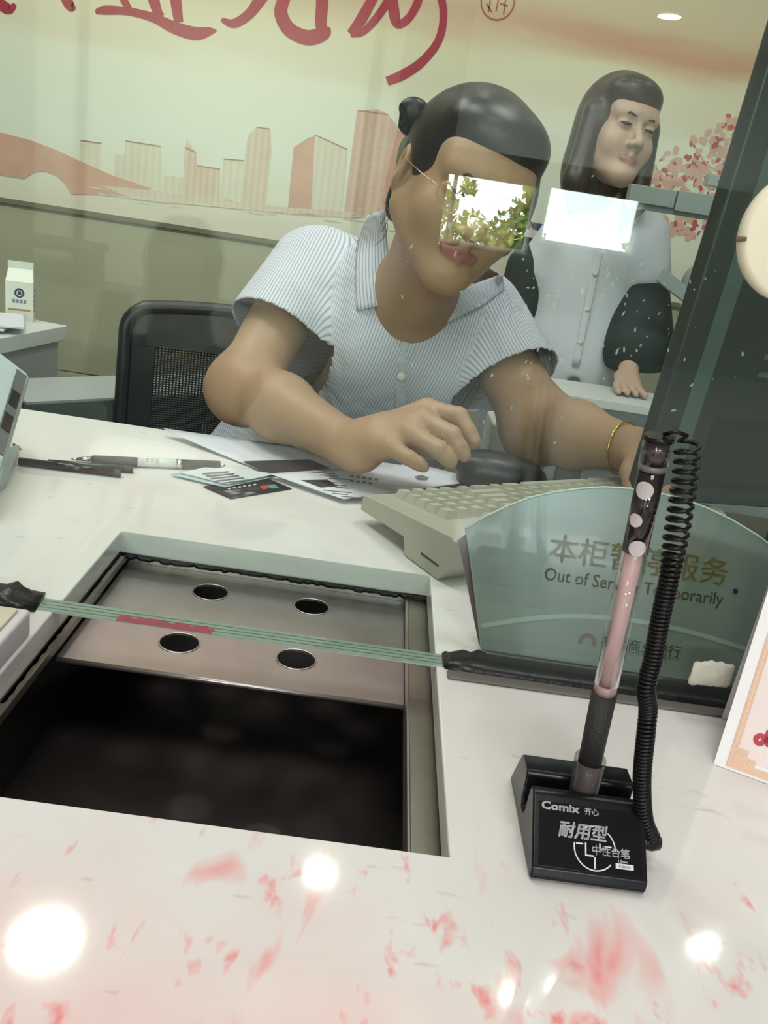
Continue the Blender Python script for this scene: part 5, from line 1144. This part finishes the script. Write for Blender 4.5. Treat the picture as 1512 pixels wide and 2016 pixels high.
def inpoly(p, poly):
    x, y = p[:, 0], p[:, 1]; r = np.zeros(len(p), bool); n = len(poly)
    for i in range(n):
        (x0, y0), (x1, y1) = poly[i], poly[(i+1) % n]; c_ = ((y0 > y) != (y1 > y)) & (x < (x1-x0)*(y-y0)/(y1-y0 + 1e-12) + x0); r ^= c_
    return r
Vneck = [(742, 380), (752, 430), (764, 500), (775, 570), (786, 625), (797, 676), (822, 648), (860, 610), (905, 577), (950, 556), (985, 545), (960, 420), (880, 380)]
def keep_shirt(v):
    kr = ((v - hemR)@dR > 0) & (seg_d(v, hemR, hemR + dR*.12)[0] < .10); kl = ((v - hemL)@dL > 0) & (seg_d(v, hemL, hemL + dL*.12)[0] < .10)
    return ~(kr | kl) & ~(inpoly(project(v), Vneck) & (v[:, 1] < nb[1] + .055) & (v[:, 2] > chest[2] - .05)) & ~((v[:, 2] > nb[2] + .06) & (np.abs(v[:, 0] - nb[0]) < .085))
def stripe_u(v):
    ar, al = arm_is(v)
    def around(v, a, b_, r):
        T_ = nrm(b_ - a); e = nrm(np.cross(T_, V(0, 1, 0))); g = np.cross(T_, e); w = v - a; return np.arctan2(w@g, w@e)*r
    ax_ = nrm(nb - waist); e = nrm(V(1, 0, 0) - ax_*ax_[0]); g = np.cross(ax_, e); w = v - chest; u_ = w@e; dpt = w@V(0, 1, 0)
    tor = u_ + 0.35*np.sign(u_)*np.maximum(np.abs(u_) - .08, 0)
    return np.where(ar, around(v, shR, elR, .062), np.where(al, around(v, shL, elL, .062), tor))
m, nt, b = node_mat('striped_shirt'); tc = N(nt, 'ShaderNodeTexCoord'); a_ = N(nt, 'ShaderNodeAttribute', attribute_name='stripe')
w = math_node(nt, 'SINE', math_node(nt, 'MULTIPLY', a_.outputs['Fac'], 2*math.pi/.0042)); w = math_node(nt, 'MULTIPLY', math_node(nt, 'SUBTRACT', w, 0.15), 2.2, True)
nt.links.new(mixc(nt, w, (0.62, 0.62, 0.69), (0.36, 0.37, 0.45)), b.inputs['Base Color']); b.inputs['Roughness'].default_value = .8; b.inputs['Specular IOR Level'].default_value = .2
bp = N(nt, 'ShaderNodeBump'); bp.inputs['Strength'].default_value = .9; bp.inputs['Distance'].default_value = .014; nt.links.new(noise(nt, tc.outputs['Object'], 15, 2, .45, (1, 1, .75), .6, .8), bp.inputs['Height']); nt.links.new(bp.outputs[0], b.inputs['Normal'])
M_SHIRT = m
shirt = sdf_obj('shirt', None, M_SHIRT, clerk, keep=keep_shirt, attrs={'stripe': stripe_u}, data=SHdata)
md = shirt.modifiers.new('sm', 'SMOOTH'); md.iterations = 2; md.factor = .4
md = shirt.modifiers.new('s', 'SOLIDIFY'); md.thickness = .0022; md.offset = 1
# pieces laid on the shirt: where a line of sight meets the cloth
from mathutils.bvhtree import BVHTree
BV1 = BVHTree.FromPolygons([tuple(q) for q in SHdata[0]], [tuple(map(int, q)) for q in SHdata[1]])
def cloth(px, py, off, bv=None):
    d = nrm(ray(px, py)); h = (bv or BV1).ray_cast(Vector(CAM), Vector(d))
    if h[0] is None: return at(px, py, 1.26 if bv is None else 2.14)
    return np.array(h[0]) - d*off
def patch(name, rowsA, rowsB, m, off, n=14, th=.0022, bulge=.004, bv=None, parent=None):
    def dens(r): 
        P, _ = smooth_line([(x, y) for x, y in r], [1]*len(r), 10); ii = np.linspace(0, len(P)-1, n+1).round().astype(int); return [P[i] for i in ii]
    A_, B_ = dens(rowsA), dens(rowsB); vs, us = [], []; K = 6
    for i in range(n+1):
        for k in range(K+1):
            t = k/K; x, y = A_[i][0]*(1-t) + B_[i][0]*t, A_[i][1]*(1-t) + B_[i][1]*t; vs.append(cloth(x, y, off + bulge*math.sin(math.pi*min(1, t*1.0)), bv))
    V_ = np.array(vs).reshape(n+1, K+1, 3)
    for _ in range(6):                          # even out the draped strip
        Q = V_.copy(); Q[1:-1] = .5*V_[1:-1] + .25*(V_[:-2] + V_[2:]); Q[:, 1:-1] = .5*Q[:, 1:-1] + .25*(Q[:, :-2] + Q[:, 2:]); V_ = Q
    vs = V_.reshape(-1, 3); fs = [(i*(K+1)+k, i*(K+1)+k+1, (i+1)*(K+1)+k+1, (i+1)*(K+1)+k) for i in range(n) for k in range(K)]
    o = link_mesh(name, vs, fs, m, parent or clerk, smooth=True); a = o.data.attributes.new('stripe', 'FLOAT', 'POINT'); a.data.foreach_set('value', np.tile(np.linspace(0, .045, K+1), n+1).astype(np.float32))
    md = o.modifiers.new('s', 'SOLIDIFY'); md.thickness = th; md.offset = 0; return o
patch('collar_wing', [(757, 412), (762, 470), (769, 540), (777, 596)], [(722, 425), (703, 480), (697, 550), (702, 612)], M_SHIRT, .006)
patch('collar_wing', [(990, 540), (940, 556), (890, 582), (858, 606)], [(992, 572), (960, 596), (925, 616), (882, 636)], M_SHIRT, .006)
patch('button_placket', [(788, 672), (782, 720), (778, 770), (776, 850)], [(806, 670), (803, 720), (801, 770), (800, 850)], M_SHIRT, .002, bulge=.001)
for (x, y) in ((790, 742), (787, 812)):
    c_ = cloth(x, y, .006); MB().tube([c_ + V(0, .003, 0), c_, c_ + V(0, -.0012, 0)], [.0062, .0062, .0045], 20).build('button', mat('button_white', (0.62, 0.66, 0.60), .3), clerk, smooth=True)
patch('chest_fold', [(640, 560), (668, 640), (690, 720)], [(648, 560), (678, 640), (702, 720)], M_SHIRT, -.001, bulge=.003) if False else None
Tn = nrm(TH((0, .030, -.065)) - nb); en = nrm(V(1, 0, 0) - Tn*Tn[0]); bn2 = np.cross(Tn, en); bn2 = bn2 if bn2[1] > 0 else -bn2; vs, us = [], []
for i in range(31):
    a = math.radians(-118 + 236*i/30)
    for k in range(4):
        rr_ = .061 + .004*(k/3); vs.append(nb + Tn*(.004 + .034*k/3) + V(0, .012, 0) + (bn2*math.cos(a) + en*math.sin(a))*rr_); us.append(.06*a)
o = link_mesh('collar_band', vs, [(4*i+k, 4*i+k+1, 4*i+5+k, 4*i+4+k) for i in range(30) for k in range(3)], M_SHIRT, clerk, smooth=True); a = o.data.attributes.new('stripe', 'FLOAT', 'POINT'); a.data.foreach_set('value', np.array(us, np.float32)); md = o.modifiers.new('s', 'SOLIDIFY'); md.thickness = .002; md.offset = 1
# dark trousers on the seat
TR = SDF((-.42, .80, .0), (.22, 1.62, .70), .009)
TR.cone(pelv + V(-.09, 0, -.02), pelv + V(.09, 0, -.02), .11, .11, .04)
for s in (-1, 1):
    hip = pelv + V(s*.09, -.02, -.03); kn3 = V(-.10 + s*.11, .98, .50); an3 = V(-.10 + s*.10, 1.02, .06); TR.cone(hip, kn3, .085, .062, .03); TR.cone(kn3, an3, .060, .042, .02); TR.cone(an3 + V(0, .02, -.02), an3 + V(0, -.15, -.025), .035, .030, .02)
sdf_obj('trousers', TR, mat('dark_trousers', (0.02, 0.02, 0.024), .8), clerk)
# hair, bow, wisps
HA = SDF(HH - .17, HH + .17, .0026)
def HE(c, r, k=.012, op='add', R=HR): HA.ell(TH(c), np.array(r)*HS, R, k, op)
HE((0, .022, .036), (.084, .102, .098)); HE((0, -.036, .078), (.064, .046, .042), .02); HE((-.01, .085, .0), (.060, .050, .062), .03)
HE((-.004, -.094, -.046), (.066, .062, .100), .012, 'sub')
HE((-.085, -.015, -.066), (.040, .058, .050), .012, 'sub'); HE((-.082, .014, -.012), (.022, .022, .032), .006, 'sub'); HE((.072, .004, -.012), (.020, .040, .055), .02)
HA.half(TH((0, 0, -.062)), -HR[:, 2], .01)
HE((-.036, .108, .012), (.034, .030, .036), .012); HE((-.05, .07, -.045), (.020, .018, .040), .012)
M_HAIR = hair_mat('black_hair', (0.012, 0.010, 0.010), (1, 6, 1))
sdf_obj('hair', HA, M_HAIR, clerk)
bo = at(836, 243, 1.16); bR = rot3(-.5, 0, .2); BW = SDF(bo - .06, bo + .06, .0022)
BW.ell(bo + V(-.014, -.004, .004), (.022, .012, .024), bR, .006); BW.ell(bo + V(.020, .002, -.002), (.024, .012, .020), bR, .006); BW.ell(bo + V(.0, -.004, .0), (.007, .010, .009), bR, .004); BW.ell(bo + V(-.036, -.012, .002), (.010, .012, .012), bR, .004, 'sub')
sdf_obj('hair_bow', BW, mat('black_satin', (0.008, 0.008, 0.010), .4), clerk)
for k in range(7):
    a0 = TH((-.055 - .004*k, .075, -.015 - .012*k)); MB().tube(crom([a0, at(778 - 3*k, 350 + 18*k, 1.16), at(762 - 4*k + 6*(k % 3), 400 + 14*k, 1.15)], 6), .0004, 4).build('hair_wisp', M_HAIR, clerk)
# gold bracelet on the left wrist
wd3 = nrm(wrL - fl); e = nrm(np.cross(wd3, V(0, 0, 1))); g = np.cross(wd3, e); bc_ = wrL*.80 + fl*.20
br_ = thing('bracelet', 'thin gold bracelet on the wrist behind the desk pen', 'bracelet', tuple(bc_))
MB().tube([bc_ + wd3*.010*math.cos(t) + (e*math.cos(t) + g*math.sin(t))*.0335 for t in np.linspace(0, 2*math.pi, 49)], [.0014 + .0004*math.sin(24*t) for t in np.linspace(0, 2*math.pi, 49)], 8, cap=False).build('chain', mat('gold', (0.70, 0.45, 0.12), .25, metal=1.0), br_, smooth=True)

# ---------------------------------------------------------------- the second clerk, standing behind the ledge
H2 = V(.4588, 2.152, 1.3256); R2 = rot3(math.radians(7), math.radians(17), math.radians(-8)); T2 = lambda p: H2 + R2@np.array(p, float)
SKIN2 = skin_mat('skin_fair', (0.50, 0.34, 0.26), (0.36, 0.15, 0.14))
P2Y = 2.22
n2 = at(1195, 405, P2Y); c2 = at(1165, 520, P2Y); w2 = at(1130, 700, P2Y); s2L = at(1118, 452, P2Y + .01); s2R = at(1272, 465, P2Y - .01); e2R = at(1262, 600, P2Y); h2R = at(1236, 735, 2.0); e2L = at(1030, 590, P2Y + .04)
S2 = SDF((.05, 1.85, .70), (.85, 2.45, 1.52), .0045)
add_head(S2, H2, R2)
S2.cone(T2((0, .03, -.07)), n2, .046, .050, .03); S2.cone(n2, c2, .05, .07, .04); S2.cone(c2, w2, .07, .08, .04); S2.cone(s2L, s2R, .036, .036, .03)
wr2 = at(1238, 722, 2.06); S2.cone(s2R, e2R, .038, .036, .02); S2.cone(e2R, wr2, .038, .025, .02); S2.cone(s2L, e2L, .038, .036, .02); S2.cone(e2L, at(1050, 650, P2Y - .02), .036, .028, .02)
for k in range(4):
    q = at(1218 + 14*k, 746, 1.985) ; q[2] = RZ + .018; t_ = q + V(.004*k - .004, -.040, -.008); S2.cone(wr2, q, .017, .011, .010); S2.cone(q, t_, .0095, .0075, .003)
S2.chain([wr2, wr2 + V(-.028, -.035, -.02), V(wr2[0] - .030, wr2[1] - .085, RZ + .010)], [.014, .011, .008], .006)
p2 = sdf_obj('person', S2, SKIN2, origin=(w2[0], P2Y, 0), attrs={'lip': lip_mask(H2, R2)})
tag(p2, 'long-haired clerk in white shirt standing behind the ledge, looking right', 'person')
face_bits(p2, H2, R2, 1.0, mat('brow_brown', (0.03, 0.02, 0.015), .6), eye=1.7)
B2 = SDF((-.05, 1.95, .60), (.85, 2.50, 1.32), .006)
B2.cone(c2, w2, .125, .135, .05, flat=(V(0, 1, 0), .78)); B2.cone(w2, w2 + V(-.01, 0, -.16), .138, .150, .04, flat=(V(0, 1, 0), .78)); B2.cone(s2L + V(.03, 0, -.01), s2R + V(-.03, 0, -.01), .058, .058, .05); B2.cone(n2 + V(0, .01, -.03), n2 + V(0, .005, .0), .075, .060, .03)
B2.cone(s2R, s2R*.45 + e2R*.55, .056, .066, .03); B2.cone(s2L, s2L*.45 + e2L*.55, .056, .066, .03)
# open shirt front: a wedge at the hem
hw = at(1132, 742, P2Y - .11); B2.cone(hw + V(0, -.05, -.02), hw + V(0, .03, -.02), .018, .018, .004, 'sub')
M_WS = mat('white_shirt', (0.66, 0.68, 0.74), .8, bump=.6, bscale=14)
sh2 = sdf_obj('shirt', B2, M_WS, p2)
Dk = SDF((-.05, 1.92, .72), (.95, 2.50, 1.25), .006)
Dk.cone(s2R*.40 + e2R*.60, at(1258, 690, 2.10), .062, .086, .03, flat=(V(0, 1, 0), .75)); Dk.half(at(1266, 728, 2.10), (0.1, 0, -1), .01); Dk.half(s2R*.38 + e2R*.62, nrm(s2R - e2R), .008)
Dk.cone(at(1045, 530, P2Y + .03), at(1028, 610, P2Y + .02), .062, .066, .03)
sdf_obj('dark_sleeves', Dk, mat('dark_teal_cloth', (0.016, 0.030, 0.030), .75, var=.2, scale=30), p2)
B2d = B2.mesh(); BV2 = BVHTree.FromPolygons([tuple(q) for q in B2d[0]], [tuple(map(int, q)) for q in B2d[1]])
patch('collar_wing', [(1160, 402), (1174, 416), (1192, 432)], [(1136, 416), (1150, 436), (1172, 450)], M_WS, .010, bv=BV2, parent=p2, th=.003)
patch('collar_wing', [(1230, 410), (1222, 422), (1206, 436)], [(1256, 420), (1248, 442), (1228, 456)], M_WS, .010, bv=BV2, parent=p2, th=.003)
patch('button_placket', [(1188, 425), (1168, 520), (1146, 620), (1126, 720)], [(1202, 428), (1182, 522), (1160, 622), (1140, 722)], M_WS, .003, bv=BV2, parent=p2, bulge=.001, th=.003)
for (x, y) in ((1186, 470), (1172, 540), (1157, 610), (1143, 675)):
    c_ = cloth(x, y, .007, BV2); MB().tube([c_ + V(0, .003, 0), c_ + V(0, -.001, 0)], [.006, .005], 12).build('button', mat('button_white', (0.62, 0.66, 0.60), .3), p2, smooth=True)
TR2 = SDF((.0, 1.95, 0), (.75, 2.50, .90), .010)
for s in (-1, 1):
    hp = w2 + V(s*.075 - .01, 0, -.10); TR2.cone(hp, V(hp[0], P2Y, .42), .085, .06, .04); TR2.cone(V(hp[0], P2Y, .42), V(hp[0], P2Y, .07), .06, .042, .03); TR2.cone(V(hp[0], P2Y + .02, .035), V(hp[0], P2Y - .12, .03), .034, .028, .02)
sdf_obj('trousers', TR2, mat('dark_trousers', (0.02, 0.02, 0.024), .8), p2)
HB = SDF(H2 - V(.16, .16, .30), H2 + V(.16, .18, .17), .0035)
def H2E(c, r, k=.012, op='add'): HB.ell(T2(c), r, R2, k, op)
H2E((0, .022, .036), (.086, .104, .098)); H2E((-.005, -.042, .072), (.066, .050, .040), .02); H2E((0, .055, -.07), (.082, .070, .12), .04)
for s in (-1, 1): HB.cone(T2((s*.072, -.010, .02)), T2((s*.082, -.020, -.13)), .026, .028, .02); HB.cone(T2((s*.082, -.020, -.13)), T2((s*.070, -.02, -.19)), .028, .014, .02)
H2E((.010, -.096, -.056), (.054, .072, .094), .012, 'sub')
sdf_obj('hair', HB, hair_mat('brown_hair', (0.035, 0.026, 0.022), (5, 5, .6)), p2)

# ---------------------------------------------------------------- a customer in the lobby, met only as a dark reflection in the glass
H3 = mir(357, 545, 1.98); R3 = rot3(0, math.pi, 0)
S3 = SDF((H3[0] - .42, H3[1] - .34, 0), (H3[0] + .36, H3[1] + .34, H3[2] + .18), .009)
add_head(S3, H3, R3)
hz_ = H3[2]; nk = H3 + V(0, -.03, -.13); ch3 = V(H3[0], H3[1] - .03, hz_ - .30); pv3 = V(H3[0], H3[1] - .06, max(.20, hz_ - .62))
S3.cone(H3 + V(0, -.03, -.07), nk, .05, .05, .03); S3.cone(nk, ch3, .07, .12, .04); S3.cone(ch3, pv3, .12, .12, .04)
p3 = sdf_obj('person', S3, SKIN2, origin=(H3[0], H3[1], 0), attrs={'lip': lip_mask(H3, R3)}); tag(p3, 'crouching customer in the lobby, seen as a dark head reflected left of the chair', 'person')
J3 = SDF((H3[0] - .50, H3[1] - .40, 0), (H3[0] + .40, H3[1] + .40, hz_ - .05), .010)
J3.cone(ch3 + V(-.13, 0, .08), ch3 + V(.13, 0, .08), .07, .07, .04); J3.cone(ch3, pv3, .15, .16, .05)
hd3 = mir(250, 560, 1.90); J3.cone(ch3 + V(-.16, 0, .07), (ch3 + hd3)/2 + V(-.10, 0, -.08), .06, .05, .02); J3.cone((ch3 + hd3)/2 + V(-.10, 0, -.08), hd3 + V(-.02, 0, -.02), .05, .035, .02)
for s in (-1, 1): kk = V(H3[0] + s*.13, H3[1] + .25, .36); J3.cone(pv3 + V(s*.08, 0, 0), kk, .085, .07, .03); J3.cone(kk, V(kk[0], H3[1] + .10, .06), .065, .05, .03); J3.cone(V(kk[0], H3[1] + .08, .035), V(kk[0], H3[1] + .28, .035), .036, .032, .02)
sdf_obj('dark_clothes', J3, mat('dark_jacket', (0.03, 0.028, 0.026), .8), p3)
K3 = SDF(H3 - .14, H3 + .15, .006); K3.ell(H3 + V(0, -.02, .036), (.086, .104, .098), None, .01); K3.ell(H3 + V(0, .088, -.02), (.07, .062, .09), None, .012, 'sub'); K3.half(H3 + V(0, 0, -.05), (0, 0, -1), .01)
sdf_obj('hair', K3, M_HAIR, p3)
